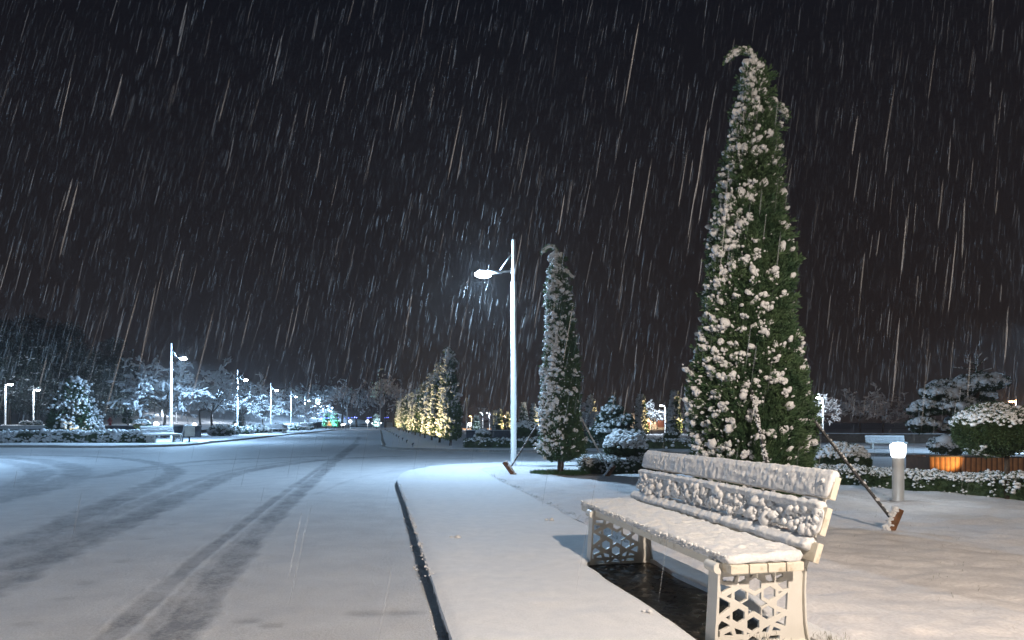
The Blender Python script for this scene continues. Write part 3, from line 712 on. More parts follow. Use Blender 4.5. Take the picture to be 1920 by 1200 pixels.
def panel_mb(p):
    cu = bpy.data.curves.new('panel_outline', 'CURVE'); cu.dimensions = '2D'; cu.fill_mode = 'BOTH'; cu.extrude = .007; cu.bevel_depth = .0015; cu.offset = -.0015
    outer = [pan(168, 1198), pan(1345, 1130)] + [pan(*q) for q in REAR[1:]] + [pan(250, 215), pan(216, 260), pan(204, 600)]
    grown = []
    for h in HOLES:
        c_ = np.mean(h, axis=0); grown.append([pan(*(c_ + (np.array(q) - c_) * 1.07)) for q in h])
    for poly in [outer] + grown:
        sp = cu.splines.new('POLY'); sp.points.add(len(poly) - 1); sp.use_cyclic_u = True
        for i, (x, y) in enumerate(poly): sp.points[i].co = (x, y, 0, 1)
    ob = bpy.data.objects.new('panel_outline', cu); COL.objects.link(ob)
    dg = bpy.context.evaluated_depsgraph_get(); me = bpy.data.meshes.new_from_object(ob.evaluated_get(dg))
    v = np.array([w.co[:] for w in me.vertices]); g_ = {}
    for f in me.polygons: g_.setdefault(len(f.vertices), []).append(list(f.vertices))
    bpy.data.objects.remove(ob); bpy.data.curves.remove(cu); bpy.data.meshes.remove(me)
    mb = MB(); mb.add(np.stack([v[:, 0], v[:, 2] + p, v[:, 1]], -1), *g_.values())
    def flange(pts, y0, y1, th):
        pts = np.array(pts); d = np.gradient(pts, axis=0); d /= np.linalg.norm(d, axis=1)[:, None]; nn = np.stack([d[:, 1], -d[:, 0]], -1) * th; k = len(pts)
        o, i_ = pts, pts - nn; vv = []
        for (a, y) in ((o, y0), (o, y1), (i_, y1), (i_, y0)): vv += [[q[0], y, q[1]] for q in a]
        qd = [[s_ * k + j, s_ * k + j + 1, ((s_ + 1) % 4) * k + j + 1, ((s_ + 1) % 4) * k + j] for s_ in range(4) for j in range(k - 1)]
        mb.add(vv, qd, [[0, k, 2 * k, 3 * k], [k - 1, 4 * k - 1, 3 * k - 1, 2 * k - 1]])
    flange([pan(*q) for q in REAR], p - .028, p + .06, .010)
    flange([pan(215, 250), pan(203, 600), pan(167, 1199)], p - .008, p + .088, .010)
    mb.box(.036, .585, p - .02, p + .06, 0, .010, bev=.002)
    x0, z0 = pan(232, 250)
    mb.tube([(x0 - .006, p - .014, z0), (x0 - .006, p + .094, z0)], .030, 20)
    return mb
bench = thing('park_bench', (BR0[0], BR0[1], .088), 'large cream park bench with pierced star end panels and thick snow, beside the tall conifer', 'bench', 'park benches with star pattern end panels', BO)
P0, P1 = -.10, 2.30
for p in (.0, 1.955): panel_mb(p).obj('end_panel', M['cream'], bench)
mb = MB()
for i in range(4): mb.box(.075 + i * .106, .075 + i * .106 + .100, P0, P1, .398, .446, bev=.006)
seat = mb.obj('seat', M['plank'], bench)
mb = MB()
for p in (.0, 1.955): mb = MB(); mb.box(.06, .52, p + .015, p + .06, .36, .397, bev=.004); mb.obj('seat_rail', M['cream'], bench)
# backrest planks: (q, z) centre, lean, height
LEAN = math.radians(18)
def lean(v, q, z): # local plank coords (thickness, along, height) -> bench
    c, s = math.cos(LEAN), math.sin(LEAN)
    return np.stack([q + v[..., 0] * c + v[..., 2] * s, v[..., 1], z - v[..., 0] * s + v[..., 2] * c], -1)
PLK = [(.545, .440, .105), (.585, .580, .150), (.645, .765, .125)]
mb = MB()
for q, z, h_ in PLK:
    t_ = MB(); t_.box(0, .034, P0, P1, 0, h_, bev=.005); mb.add(lean(t_.v[0], q, z), *t_.f)
back = mb.obj('backrest', M['plank'], bench)
for p in (.03, 1.95):
    t_ = MB(); t_.box(.034, .06, p - .02, p + .02, -.06, .44, bev=.003); m_ = MB(); m_.add(lean(t_.v[0], .545, .425), *t_.f); m_.obj('back_support', M['cream'], bench)
def snow_roll(prof, p0, p1, n, amp, f1, seed, xf, ends=.03):
    prof = np.asarray(prof, float); k = len(prof); pr = []
    for i in range(k):     # resample closed profile
        a, b = prof[i], prof[(i + 1) % k]; m_ = max(1, int(np.linalg.norm(b - a) / .007))
        for j in range(m_): pr.append(a + (b - a) * j / m_)
    prof = np.array(pr); k = len(prof); cen = prof.mean(0)
    d = np.roll(prof, -1, 0) - np.roll(prof, 1, 0); nrm = np.stack([d[:, 1], -d[:, 0]], -1); nrm /= np.linalg.norm(nrm, axis=1)[:, None] + 1e-9
    ys = np.linspace(p0, p1, n); V = []
    for y in ys:
        e = min(1, max(0, min(y - p0, p1 - y) / ends)); e = math.sqrt(1 - (1 - e) ** 2)
        nz = fbm(np.full(k, y) * f1, prof[:, 0] * f1, prof[:, 1] * f1, seed, 3) * amp + amp * .5 * np.clip(fbm(np.full(k, y) * f1 * .25, prof[:, 0] * 3, prof[:, 1] * 3, seed + 5, 2), 0, 1)
        q = cen + (prof - cen) * (.35 + .65 * e) + nrm * (nz * e)[:, None]
        V.append(np.stack([q[:, 0], np.full(k, y), q[:, 1]], -1))
    V = np.array(V); q = [[i * k + j, i * k + (j + 1) % k, (i + 1) * k + (j + 1) % k, (i + 1) * k + j] for i in range(n - 1) for j in range(k)]
    c0, c1 = V[0].mean(0), V[-1].mean(0); vv = np.vstack([V.reshape(-1, 3), c0, c1]); nv = n * k
    tri = [[j, nv, (j + 1) % k] for j in range(k)] + [[(n - 1) * k + (j + 1) % k, nv + 1, (n - 1) * k + j] for j in range(k)]
    m_ = MB(); m_.add(xf(vv), q, tri); return m_
ident = lambda v: v
seat_snow = snow_roll([(.070, .446), (.062, .466), (.076, .488), (.12, .497), (.25, .496), (.40, .499), (.49, .502), (.507, .475), (.49, .447), (.3, .446)][::-1], P0 + .0, P1, 420, .0065, 20, 3, ident)
# soft crumbs along the front edge
n = 700; y = rng.uniform(P0 + .03, P1 - .02, n); blobs(seat_snow, BL2, np.stack([rng.normal(.070, .004, n), y, rng.uniform(.446, .484, n)], -1), .0065 * rng.lognormal(0, .3, n))
seat_snow.obj('snow_cover', M['clump'], seat, True)
bs = MB()
q, z, h_ = PLK[2]; f_ = lambda v, q=q, z=z: lean(v, q, z)
bs.merge(snow_roll([(-.004, .0), (-.022, .006), (-.028, .06), (-.026, .12), (-.012, h_ + .028), (.014, h_ + .034), (.032, h_ + .02), (.034, h_), (.0, h_)], P0 + .004, P1, 520, .0048, 34, 8, f_))
n = 10; y = rng.uniform(P0 + .02, P1 - .02, n); hh = rng.uniform(.0, h_ + .01, n)
blobs(bs, BL2, lean(np.stack([rng.normal(-.024, .002, n), y, hh], -1), q, z), .008 * rng.lognormal(0, .35, n), None, 1, .8)
q, z, h_ = PLK[1]; f_ = lambda v, q=q, z=z: lean(v, q, z)
bs.merge(snow_roll([(.0, h_ - .03), (-.026, h_ - .026), (-.036, h_ + .002), (-.02, h_ + .026), (.012, h_ + .03), (.034, h_ + .012), (.03, h_)], P0 + .03, P1, 420, .006, 24, 9, f_))
bs.merge(snow_roll([(.002, .002), (-.010, .004), (-.011, h_ * .5), (-.012, h_ - .015), (.002, h_ - .015)], P0 + .006, P1 - .004, 520, .0065, 34, 14, f_))
n = 1000; y = rng.uniform(P0 + .02, P1 - .02, n); hh = rng.uniform(-.004, h_ - .02, n); ok = fbm(y * 13, hh * 26, 0, 17) > -.30
y, hh = y[ok], hh[ok]; n = len(y)
blobs(bs, BL2, lean(np.stack([rng.normal(-.006, .004, n), y, hh], -1), q, z), .0150 * rng.lognormal(0, .38, n), np.array([0, 1.0, 0]) + rng.normal(0, .9, (n, 3)), rng.uniform(.8, 1.3, n))
q, z, h_ = PLK[0]; f_ = lambda v, q=q, z=z: lean(v, q, z)
bs.merge(snow_roll([(-.004, .05), (-.04, .052), (-.05, .075), (-.03, .112), (.0, .135), (.026, h_ + .022), (.034, h_), (.0, h_ - .004)], P0 + .04, P1, 420, .007, 22, 10, f_))
bs.obj('snow_cover', M['clump'], back, True)

# other benches further off
def put_bench(p, label, rz): return dup(bench, (p[0], p[1], PZ - .03), label, rz)
put_bench((-18.35, 35.6), 'small snowy bench at the end of the left hedge, under the street lamp', math.radians(169))
put_bench((-21.6, 61.5), 'far snowy bench on the left pavement, nearer of the pair beyond the bin', math.radians(160))
put_bench((-25.2, 80.0), 'farthest snowy bench on the left pavement near the street end', math.radians(160))
dup(bench, (xat(1700, 26), 26, PZ - .02), 'snowy bench across the side street, beside the bollard light head', math.radians(78.5), .62)
b5 = dup(bench, (-44.0, 50.5, .95), 'snowy bench on the terrace above the retaining wall at the left edge', math.radians(75))

# ================================================================== TREES NEAR
big = conifer_thing((2.68, 7.2, PZ), 'tall bushy column conifer with bent snowy tips behind the bench', 5.18, .59, .22, 25000, .125, 560, .0168, seed=4, biasamt=.50, trunk_r=.075, curve=.70)
mid = conifer_thing((1.04, 13.8, PZ), 'slimmer column conifer with bare trunk between the street lamp and the bench', 4.75, .41, .30, 12500, .115, 760, .0175, seed=7, biasamt=.68, trunk_r=.06, curve=.60, temps=SP_MED)
# prop stakes
def stake(base, topz, toppt, peg_h, label, lean_dir, rod='darkrod', peg_r=.05, snowy=False):
    base = np.asarray(base, float); t = thing('tree_prop', base, label, 'tree prop', 'props staying the two column conifers')
    top = np.asarray(toppt, float) - base; top[2] = topz
    ld = np.array([*lean_dir, 0.0])
    pg = MB(); pt = np.array([ld * 0 - UP * .08, ld * peg_h * .5 + UP * peg_h * .85 * 1.0]); dirp = (pt[1] - pt[0]) / np.linalg.norm(pt[1] - pt[0])
    pg.tube(np.array([pt[0], pt[0] + dirp * peg_h * .5, pt[1]]), [peg_r * .95, peg_r, peg_r], 16)
    peg = pg.obj('peg', M['peg'], t, True)
    sn = MB(); n = 90; s_ = rng.uniform(.25, 1.0, n); side = np.cross(dirp, np.cross(UP, dirp)); upv = UP - dirp * (UP @ dirp); upv /= np.linalg.norm(upv); sd = np.cross(dirp, upv)
    ph = rng.normal(0, .55, n); pos = pt[0] + dirp * (s_ * np.linalg.norm(pt[1] - pt[0]))[:, None] + (upv * np.cos(ph)[:, None] + sd * np.sin(ph)[:, None]) * peg_r
    blobs(sn, BL2, pos, peg_r * .32 * rng.lognormal(0, .3, n)); sn.obj('snow_cover', M['clump'], peg, True)
    st = pt[0] + (pt[1] - pt[0]) * .58
    rd = MB(); pts = np.array([st + (top - st) * k for k in np.linspace(0, 1, 12)]); rd.tube(pts, .017, 8); r_ = rd.obj('rod', M[rod], t, True)
    sn = MB(); n = 620 if snowy else 130; k = rng.uniform(0.02, .98, n); blobs(sn, BL1, st + (top - st) * k[:, None] + UP * (.016 if not snowy else .006) + rng.normal(0, .008 if snowy else .003, (n, 3)), (.0095 if snowy else .011) * rng.lognormal(0, .3, n)); sn.obj('snow_cover', M['clump'], r_, True)
    return t
bp = np.array([2.68, 7.2])
stake(at(1662, 996), 1.32, (3.16, 7.0, 0), .27, 'dark prop rod with thick brown peg beside the bollard light', (.94, .0))
stake((2.42, 5.75, PZ), 1.45, (2.48, 6.62, 0), .20, 'snow-caked prop rod rising behind the bench back against the tall conifer', (0, -.3), 'darkrod', .05, True)
stake(at(969, 892), 1.25, (.66, 13.75, 0), .34, 'prop rod with leaning peg at the foot of the street lamp', (-1.55, 0))
stake(at(1132, 894), 1.28, (1.44, 13.75, 0), .28, 'frosted prop rod with peg in front of the low hedge block', (1.5, 0), 'greysteel')

# ================================================================== STREET LAMPS
def street_lamp_proto(loc, label, rz, key, power, color, lens='lens', lit=True, glow=.22, gy=-.17):
    t = thing('street_lamp', loc, label, 'street lamp', 'tall white street lamps along the avenue', rz)
    mb = MB(); mb.lathe([(.11, 0), (.11, .015), (.072, .03), (.072, 4.58), (.068, 4.60), (.050, 4.605), (.050, 5.62), (.044, 5.65)], 18); pole = mb.obj('pole', M['whitepaint'], t, True)
    mb = MB(); mb.lathe([(.056, 4.78), (.062, 4.79), (.062, 4.93), (.056, 4.94)], 18); mb.tube([(.05, 0, 4.86), (.28, 0, 4.83), (.42, 0, 4.80)], [.026, .024, .022], 10); mb.obj('arm', M['whitepaint'], t, True)
    mb = MB(); mb.tube([(.045, 0, 5.30), (.36, 0, 4.85)], .015, 8); mb.obj('brace', M['whitepaint'], t, True)
    # tapered flat luminaire
    mb = MB(); xs = np.array([.30, .36, .45, .62, .82, .94, .99]); hw = np.array([.03, .055, .09, .12, .13, .105, .05]); ht = np.array([.03, .05, .065, .06, .045, .03, .015])
    n = 12; th = np.linspace(0, 2 * math.pi, n, endpoint=False); V = []
    for x, w, h_ in zip(xs, hw, ht): V.append(np.stack([np.full(n, x), w * np.cos(th), 4.80 - (x - .3) * .06 + h_ * np.where(np.sin(th) > 0, np.sin(th), .35 * np.sin(th))], -1))
    V = np.array(V).reshape(-1, 3); k = len(xs); mb.add(V, [[i * n + j, i * n + (j + 1) % n, (i + 1) * n + (j + 1) % n, (i + 1) * n + j] for i in range(k - 1) for j in range(n)], [list(range(n))[::-1], [(k - 1) * n + j for j in range(n)]])
    hd = mb.obj('lamp_head', M['whitepaint'], t, True)
    v, f = ico(3); mb = MB(); mb.add(v * np.array([.21, .12, .088]) + np.array([.77, 0, 4.745]), f); mb.obj('lens', M[lens if lit else 'ivory'], hd, True)  # lens swollen into a bowl so its shape imitates the lamp's bloom
    if lit:
        lamp_light(key, 'SPOT', power, color, hd, (.77, 0, 4.62), (.04, 0, -1), 174, .25, .08)
        lamp_light(key + '_glow', 'POINT', power * glow, color, hd, (.80, gy, 4.75), rad=.03)
    return t
COLD = (.47, .72, 1.0)
lamp0 = street_lamp_proto((.04, 15.9, PZ), 'tall white street lamp standing left of the slimmer conifer', math.pi + BO, 'cold_street_light', 1150, COLD, glow=.6, gy=.17)
st_ = MB()
st_.box(-.0735, -.0715, -.02, .02, 1.55, 1.68, R=Matrix.Rotation(math.radians(75), 3, 'Z')); st_.obj('sticker', M['sticker'], lamp0)
warm = street_lamp_proto((3.40, -1.45, PZ), 'street lamp standing behind the viewer that lights the bench', math.pi + BO, 'warm_street_light', 1880, (1.0, .83, .68), glow=.55)
left = ['nearest lit street lamp of the left row, above the small bench', 'second lit street lamp of the left row', 'third lit street lamp of the left row', 'fourth lit street lamp of the left row', 'fifth lit street lamp of the left row', 'sixth lit street lamp of the left row', 'seventh lit street lamp of the left row, smallest but one', 'last and smallest lit street lamp of the left row']
leftsrc = street_lamp_proto((-19.7, 37, PZ), left[0], math.radians(-8), 'left_street_light', 3100, (.40, .67, 1.0))
dup(leftsrc, (-19.5, 17.0, PZ), 'street lamp outside the left edge where the side street opens', math.radians(-8))
dup(lamp0, (18.6, 22.8, PZ), 'street lamp outside the right edge that lights the side street', math.radians(-90))
for i in range(1, 8): dup(leftsrc, (-19.7 - 4.45 * i + .04 * i * i, 37 + 19.2 * i, PZ), left[i], math.radians(-8))
for i, (px, Y, lb) in enumerate(((651, 85, 'thin unlit pole left of centre at the far end of the avenue'), (713, 86, 'thin unlit pole with fairy lights at the far end, near the conifer row'), (875, 62, 'thin pole right of the conifer row above the low wall'), (940, 66, 'thin pole among the small warm-lit conifers'))):
    t = thing('light_pole', (xat(px, Y), Y, PZ), lb, 'pole', 'unlit poles in the distance')
    mb = MB(); mb.lathe([(.10, 0), (.08, .02), (.07, 3.4), (.05, 3.42), (.045, 5.3 if i < 2 else 3.3), (.03, 5.33 if i < 2 else 3.33)], 8); mb.obj('pole', M['greysteel'], t, True)

# short park lamps
def park_lamp(loc, label, lens, rz, key, power, color, s=1.0):
    t = thing('park_lamp', loc, label, 'park lamp', 'short park lamps', rz, s)
    mb = MB(); mb.lathe([(.09, 0), (.09, .02), (.055, .03), (.055, 2.9), (.03, 2.92), (.03, 3.4), (.02, 3.42)], 12); mb.obj('pole', M['whitepaint'], t, True)
    mb = MB(); mb.tube([(0, 0, 3.02), (.22, 0, 3.06)], .02, 8); mb.obj('arm', M['whitepaint'], t, True)
    mb = MB(); mb.box(.15, .55, -.13, .13, 3.02, 3.09, bev=.02); hd = mb.obj('lamp_head', M['whitepaint'], t)
    mb = MB(); v, f = ico(2); mb.add(v * np.array([.19, .12, .07]) + np.array([.36, 0, 3.0]), f); mb.obj('lens', M[lens], hd, True)
    lamp_light(key, 'POINT', power, color, hd, (.36, 0, 2.86), rad=.08)
    return t
pl = park_lamp((xat(63, 55), 55, .95), 'short park lamp on the terrace left of the round conifer', 'lens', 0, 'park_light', 380, (.72, .85, 1.0))
for px, Y, z, lb, rz, s in ((10, 52, .95, 'short park lamp at the far left edge, half lost among the dark trees', 0, 1.1), (243, 66, .3, 'short park lamp above the dark small conifer right of the hydrant', 0, .95), (304, 92, .15, 'short park lamp seen low between the nearest lamp and the snowy tree', 0, 1.0),
        (331, 84, .15, 'short park lamp just right of the nearest left street lamp', math.pi, 1.2), (398, 88, .15, 'short park lamp behind the trunk of the second snowy tree', 0, 1.15), (1543, 47, .15, 'short park lamp just right of the tall conifer', math.pi, .95),
        (1247, 55, .15, 'short park lamp beside the pavilion between two warm-lit conifers', math.pi, .82), (1088, 60, .15, 'short park lamp glowing right behind the slimmer conifer', math.pi, .8), (918, 80, .15, 'brighter of two short park lamps above the low wall', math.pi, .72), (905, 84, .15, 'dimmer of two short park lamps above the low wall', math.pi, .75)):
    dup(pl, (xat(px, Y), Y, z), lb, rz, s)
ol = park_lamp((xat(1905, 36), 36, PZ), 'orange sodium lamp glowing above the lollipop tree at the right edge', 'orange', math.pi, 'sodium_light', 700, (1.0, .5, .2), .75)
for px, Y, lb in ((884, 95, 'small orange lamp left of the lit bare tree above the low wall'), (949, 97, 'small orange lamp left of the street lamp pole'), (1099, 80, 'small orange lamp right of the slimmer conifer')):
    dup(ol, (xat(px, Y), Y, .15), lb, math.pi, .62)

# bollard lights
def bollard(loc, label, key, power, s=1.0):
    t = thing('bollard_light', loc, label, 'bollard light', 'bollard lights', 0, s)
    mb = MB(); mb.lathe([(.10, 0), (.10, .012), (.076, .016), (.076, .62), (.070, .625)], 28); mb.obj('post', M['greysteel'], t, True)
    mb = MB(); mb.lathe([(.074, .626), (.090, .66), (.102, .79), (.100, .80)], 28); hd = mb.obj('diffuser', M['bollardglow'], t, True)
    mb = MB(); mb.lathe([(.094, .801), (.085, .818), (.05, .832), (.002, .836)], 24); mb.obj('snow_cover', M['clump'], hd, True)
    lamp_light(key, 'POINT', power, (.8, .92, 1.0), t, (0, 0, 1.0), rad=.1)
    return t
bol = bollard(at(1684, 941), 'grey bollard light with white glowing head in front of the right hedge', 'bollard_light_glow', 34)
def globe(loc, label, s=1.0):
    t = thing('globe_light', loc, label, 'globe light', 'low round garden lights', 0, s)
    mb = MB(); mb.lathe([(.05, 0), (.035, .02), (.035, .7)], 8); mb.obj('post', M['greysteel'], t, True)
    mb = MB(); v, f = ico(2); mb.add(v * .17 + np.array([0, 0, .84]), f); mb.obj('globe', M['globe'], t, True); return t
gl = globe((xat(293, 49), 49, .12), 'round white globe light behind the small left bench', 1.1)
for px, Y, lb, s in ((365, 52, 'globe light right of the white litter bin', 1.0), (443, 70, 'globe light at the foot of the second left street lamp', .9), (641, 96, 'faint globe light left of the unlit pole at the street end', .7), (645.5, 97, 'small globe light next to the left unlit pole', .8), (657, 96, 'bright globe light just right of the left unlit pole', 1.3), (689, 96, 'bright globe light in the middle of the street end', 1.3), (699, 97, 'small globe light beside the dark trunk at the street end', .9), (713, 95, 'globe light at the foot of the right unlit pole', 1.0), (881, 62, 'globe light on the low wall right of the conifer row', 1.0)):
    dup(gl, (xat(px, Y), Y, PZ + (.0 if Y < 90 else .02)), lb, 0, s)

# ================================================================== CONIFER ROW across the side street (uplit)
def small_conifer(loc, label, h, r, seed, group, s=1.0, rz=0.0, biasamt=.5, **k):
    return conifer_thing(loc, label, h, r, .3, 2600, .17, 230, .036, seed=seed, temps=SP_LOW, bt=BL1, group=group, s=s, rz=rz, trunk_r=.05, biasamt=biasamt, curve=.55, **k)
ROWG = 'column conifers in the uplit row'
orders = ['nearest', 'second', 'third', 'fourth', 'fifth', 'sixth', 'seventh', 'eighth', 'ninth', 'tenth', 'eleventh', 'twelfth', 'thirteenth']
protos = []
def uplight(loc, label, aim, key, power, color, group, size=75, lens='warmlens'):
    t = thing('ground_spotlight', loc, label, 'ground spotlight', group)
    a = Vector(aim).normalized(); R = np.array(a.to_track_quat('Z', 'Y').to_matrix())
    mb = MB(); c_ = MB(); c_.lathe([(.03, -.05), (.036, 0), (.038, .05)], 12); mb.add(c_.v[0] @ R.T + np.array([0, 0, .12]), *c_.f); mb.tube([(0, 0, 0), (0, 0, .1)], .02, 6); hs = mb.obj('housing', M['darkrod'], t)
    mb = MB(); c_ = MB(); c_.lathe([(.033, .046), (.02, .054), (.002, .056)], 12); mb.add(c_.v[0] @ R.T + np.array([0, 0, .12]), *c_.f); mb.obj('lens', M[lens], t)
    lamp_light(key, 'SPOT', power, color, t, np.array([0, 0, .12]) + np.array(a) * .09, aim, size, .6, .05)
    return t
WARM = (1.0, .74, .32)
ROWH = [4.35, 4.1, 3.9, 3.75, 3.7, 3.6, 3.6, 3.7, 3.6, 3.7, 3.6, 3.7, 3.7]
for i in range(13):
    Y = 29.6 + 4.55 * i + (.4 * math.sin(i * 3)); X = -2.85 - .222 * (Y - 29.6); lb = f'{orders[i]} column conifer of the uplit row, counted from the viewer'
    if i < 3: t = small_conifer((X, Y, PZ), lb, ROWH[i], .45, 40 + i, ROWG); protos.append(t)
    else: t = dup(protos[i % 3], (X, Y, PZ), lb, i * 1.3, ROWH[i] / ROWH[i % 3])
    if i == 0: tul = uplight((X - 1.6, Y - .9, PZ), f'ground spotlight under the {orders[i]} conifer of the uplit row', (.72, .40, 1), 'row_uplight', 520, WARM, 'ground spotlights under the conifer row', 95)
    else: dup(tul, (X - 1.6, Y - .9, PZ), f'ground spotlight under the {orders[i]} conifer of the uplit row')
# slim warm-lit conifers beyond
SLG = 'slim warm-lit conifers beyond the side street'
slims = [(1264, 38, 2.85, 'biggest warm-lit slim conifer, left of the tall conifer'), (1202, 40, 2.75, 'warm-lit slim conifer in front of the pavilion'), (1108, 46, 2.9, 'warm-lit slim conifer left of the dark cloud pine'), (1001, 60, 2.7, 'warm-lit slim conifer on the right of the street lamp pole, taller'), (982, 64, 2.9, 'dark slim conifer close right of the street lamp pole'),
         (951, 56, 1.9, 'warm-lit slim conifer close left of the street lamp pole'), (936, 54, 2.1, 'warm-lit slim conifer in the middle of the three above the low wall'), (928, 57, 2.0, 'warm-lit slim conifer on the left of the three above the low wall')]
for i, (px, Y, h_, lb) in enumerate(slims):
    if i == 0: sl0 = small_conifer((xat(px, Y), Y, PZ), lb, 2.85, .34, 61, SLG); t = sl0
    else: t = dup(sl0, (xat(px, Y), Y, PZ), lb, i * .9, h_ / 2.85)
    if i == 0: ul2 = uplight((xat(px, Y) + 1.1, Y - .5, PZ), 'ground spotlight lighting the ' + lb.split(',')[0].replace('warm-lit ', '').replace(' the street lamp pole', ' the pole').replace('in the middle of', 'amid'), (-.5, .4, 1), 'slim_uplight', 420, WARM, 'ground spotlights under slim conifers', 90)
    elif i != 4: dup(ul2, (xat(px, Y) + 1.1, Y - .5, PZ), 'ground spotlight lighting the ' + lb.split(',')[0].replace('warm-lit ', '').replace(' the street lamp pole', ' the pole').replace('in the middle of', 'amid'))

# ================================================================== SHRUBS & HEDGES
hedge((5.35, 11.75), (9.9, 5.9), .75, .27, 'long low clipped hedge with snowy top running behind the bollard light', 22000, .055, .0165, .85, .12)
hedge((1.62, 13.75), (3.6, 13.95), .9, .30, 'low hedge block under the snowy ball shrub, beside the slimmer conifer', 6500, .055, .022, .85, .08)
hedge((-34, 34.2), (-19.4, 33.9), .9, .56, 'snow-sprinkled low hedge in front of the round conifer on the left', 6500, .13, .06, .9, .55, temps=SP_LOW, bt=BL1)
hedge((-2.1, 27.6), (8.5, 26.0), .8, .34, 'dark low hedge along the far kerb of the side street', 5200, .10, .045, .45, .06, temps=SP_LOW, bt=BL1)
ball_shrub((xat(1172, 14.4), 14.4, PZ), 'snow-capped ball shrub standing over the low hedge block', .475, .36, None, 4600, .06, .025, .1, .12, .52)
ball_shrub((xat(1580, 13.4), 13.4, PZ), 'green ball shrub with a smooth snow cap behind the right hedge', .50, .36, None, 4200, .07, .026, .30, .0, .30)
ball_shrub((xat(906, 28.6), 28.6, PZ), 'small snowy ball shrub on the hedge left of the street lamp', .32, .25, None, 900, .09, .045, .15, .1, .52, temps=SP_LOW, bt=BL1)
ball_shrub((xat(1258, 28.0), 28.0, PZ), 'dark small ball shrub at the foot of the biggest warm-lit conifer', .32, .26, None, 900, .09, .04, .6, 0, .42, temps=SP_LOW, bt=BL1)
def lollipop(loc, label, zc, r, rz_, n, slen, rsn, temps, bt, trunk=.035, cap=.05, low=.35, off=(0, 0), s=1.0):
    t = thing('lollipop_tree', loc, label, 'topiary tree', None, 0, s)
    c, s_ = MB(), MB(); ellipsoid_pad(c, s_, (off[0], off[1], zc), r, r, rz_, n, slen, rsn, temps, bt, cap, .82, .6, low)
    f = c.obj('crown', M['box'], t); s_.obj('snow_cover', M['clump'], f, True)
    mb = MB(); mb.tube([(0, 0, -.03), (.01, .01, zc * .4), (-.005, 0, zc)], [trunk * 1.15, trunk, trunk * .9], 10); mb.obj('trunk', M['bark'], t, True); return t
lollipop((xat(1888, 9.4), 9.4, PZ), 'snowy lollipop tree in front of the wooden planter', 1.0, .53, .37, 6500, .07, .020, SP_MED, BL2, .035, .30, .26, (-.19, 0))
lt = lollipop((xat(265, 37.5), 37.5, PZ), 'small warm-lit lollipop tree with snow cap left of the small bench', .93, .40, .30, 700, .12, .06, SP_LOW, BL1, .03, .15, 0)
uplight((xat(262, 37.5), 36.9, PZ), 'ground spotlight under the small warm-lit lollipop tree', (.1, .5, 1), 'lolly_uplight', 30, (1, .7, .3), None, 90)
lt = lollipop((xat(989, 26.6), 28.2, PZ), 'snowy arched topiary lit orange from below, right of the street lamp', .78, .52, .34, 900, .10, .045, SP_LOW, BL1, .03, .1, .1)
uplight((xat(989, 26.6) + .15, 28.3, PZ + .33), 'ground spotlight under the snowy arched topiary', (.2, -.3, 1), 'arch_uplight', 22, (1, .6, .25), None, 110)
# round conifer on the left
rc = thing('round_conifer', (xat(137, 37), 37, PZ), 'broad round-shouldered conifer heaped with snow behind the left hedge', 'conifer')
c, s = MB(), MB()
n = 5200; t = rng.uniform(0, 1, n) ** 1.15; a = rng.uniform(0, 2 * math.pi, n); pr = 1.16 * (1 - t ** 1.35) ** .82 * np.minimum(1, .75 + t * 3)
lump_ = 1 + .22 * vnoise(np.cos(a) * 2.2, np.sin(a) * 2.2, t * 6, 50); o = np.stack([np.cos(a), np.sin(a), 0 * a], -1)
pos = o * (pr * lump_ * rng.uniform(.75, 1, n))[:, None] + UP * (.15 + t * 3.35)[:, None]
scatter(c, SP_MED, pos, o + UP * rng.uniform(-.3, .7, n)[:, None] + rng.normal(0, .3, (n, 3)), .30 * rng.uniform(.7, 1.3, n))
T, A = np.meshgrid(np.linspace(0, .98, 24), np.linspace(0, 2 * math.pi, 20, endpoint=False), indexing='ij'); R_ = .86 * (1 - T ** 1.35) ** .82
c.add(np.stack([R_ * np.cos(A), R_ * np.sin(A), .1 + T * 3.2], -1).reshape(-1, 3), [[i * 20 + j, i * 20 + (j + 1) % 20, (i + 1) * 20 + (j + 1) % 20, (i + 1) * 20 + j] for i in range(23) for j in range(20)])
f = c.obj('crown', M['thuja'], rc)
for k in range(46):
    t = rng.uniform(0.04, 1.0); a = rng.uniform(0, 2 * math.pi); pr = 1.18 * (1 - t ** 1.35) ** .82 * min(1, .75 + t * 3)
    c0 = np.array([math.cos(a) * pr, math.sin(a) * pr, .3 + t * 3.3]); m_ = 44; R2 = rng.uniform(.16, .34)
    dd = rng.normal(0, 1, (m_, 3)) * np.array([R2, R2, R2 * .38]); out_ = np.array([math.cos(a), math.sin(a), 0]); dd -= UP * (np.hypot(dd[:, 0], dd[:, 1]) * .35)[:, None]
    blobs(s, BL1, c0 + dd, R2 * .26 * rng.lognormal(0, .3, m_))
s.obj('snow_cover', M['clump'], f, True)
mb = MB(); mb.tube([(0, 0, -.05), (0, 0, 1.0)], [.12, .1], 8); mb.obj('trunk', M['bark'], rc, True)
uplight((xat(150, 36), 35.6, PZ), 'ground spotlight hidden between the left hedge and the round conifer', (-.1, .3, 1), 'round_uplight', 40, (1, .75, .3), None, 100)

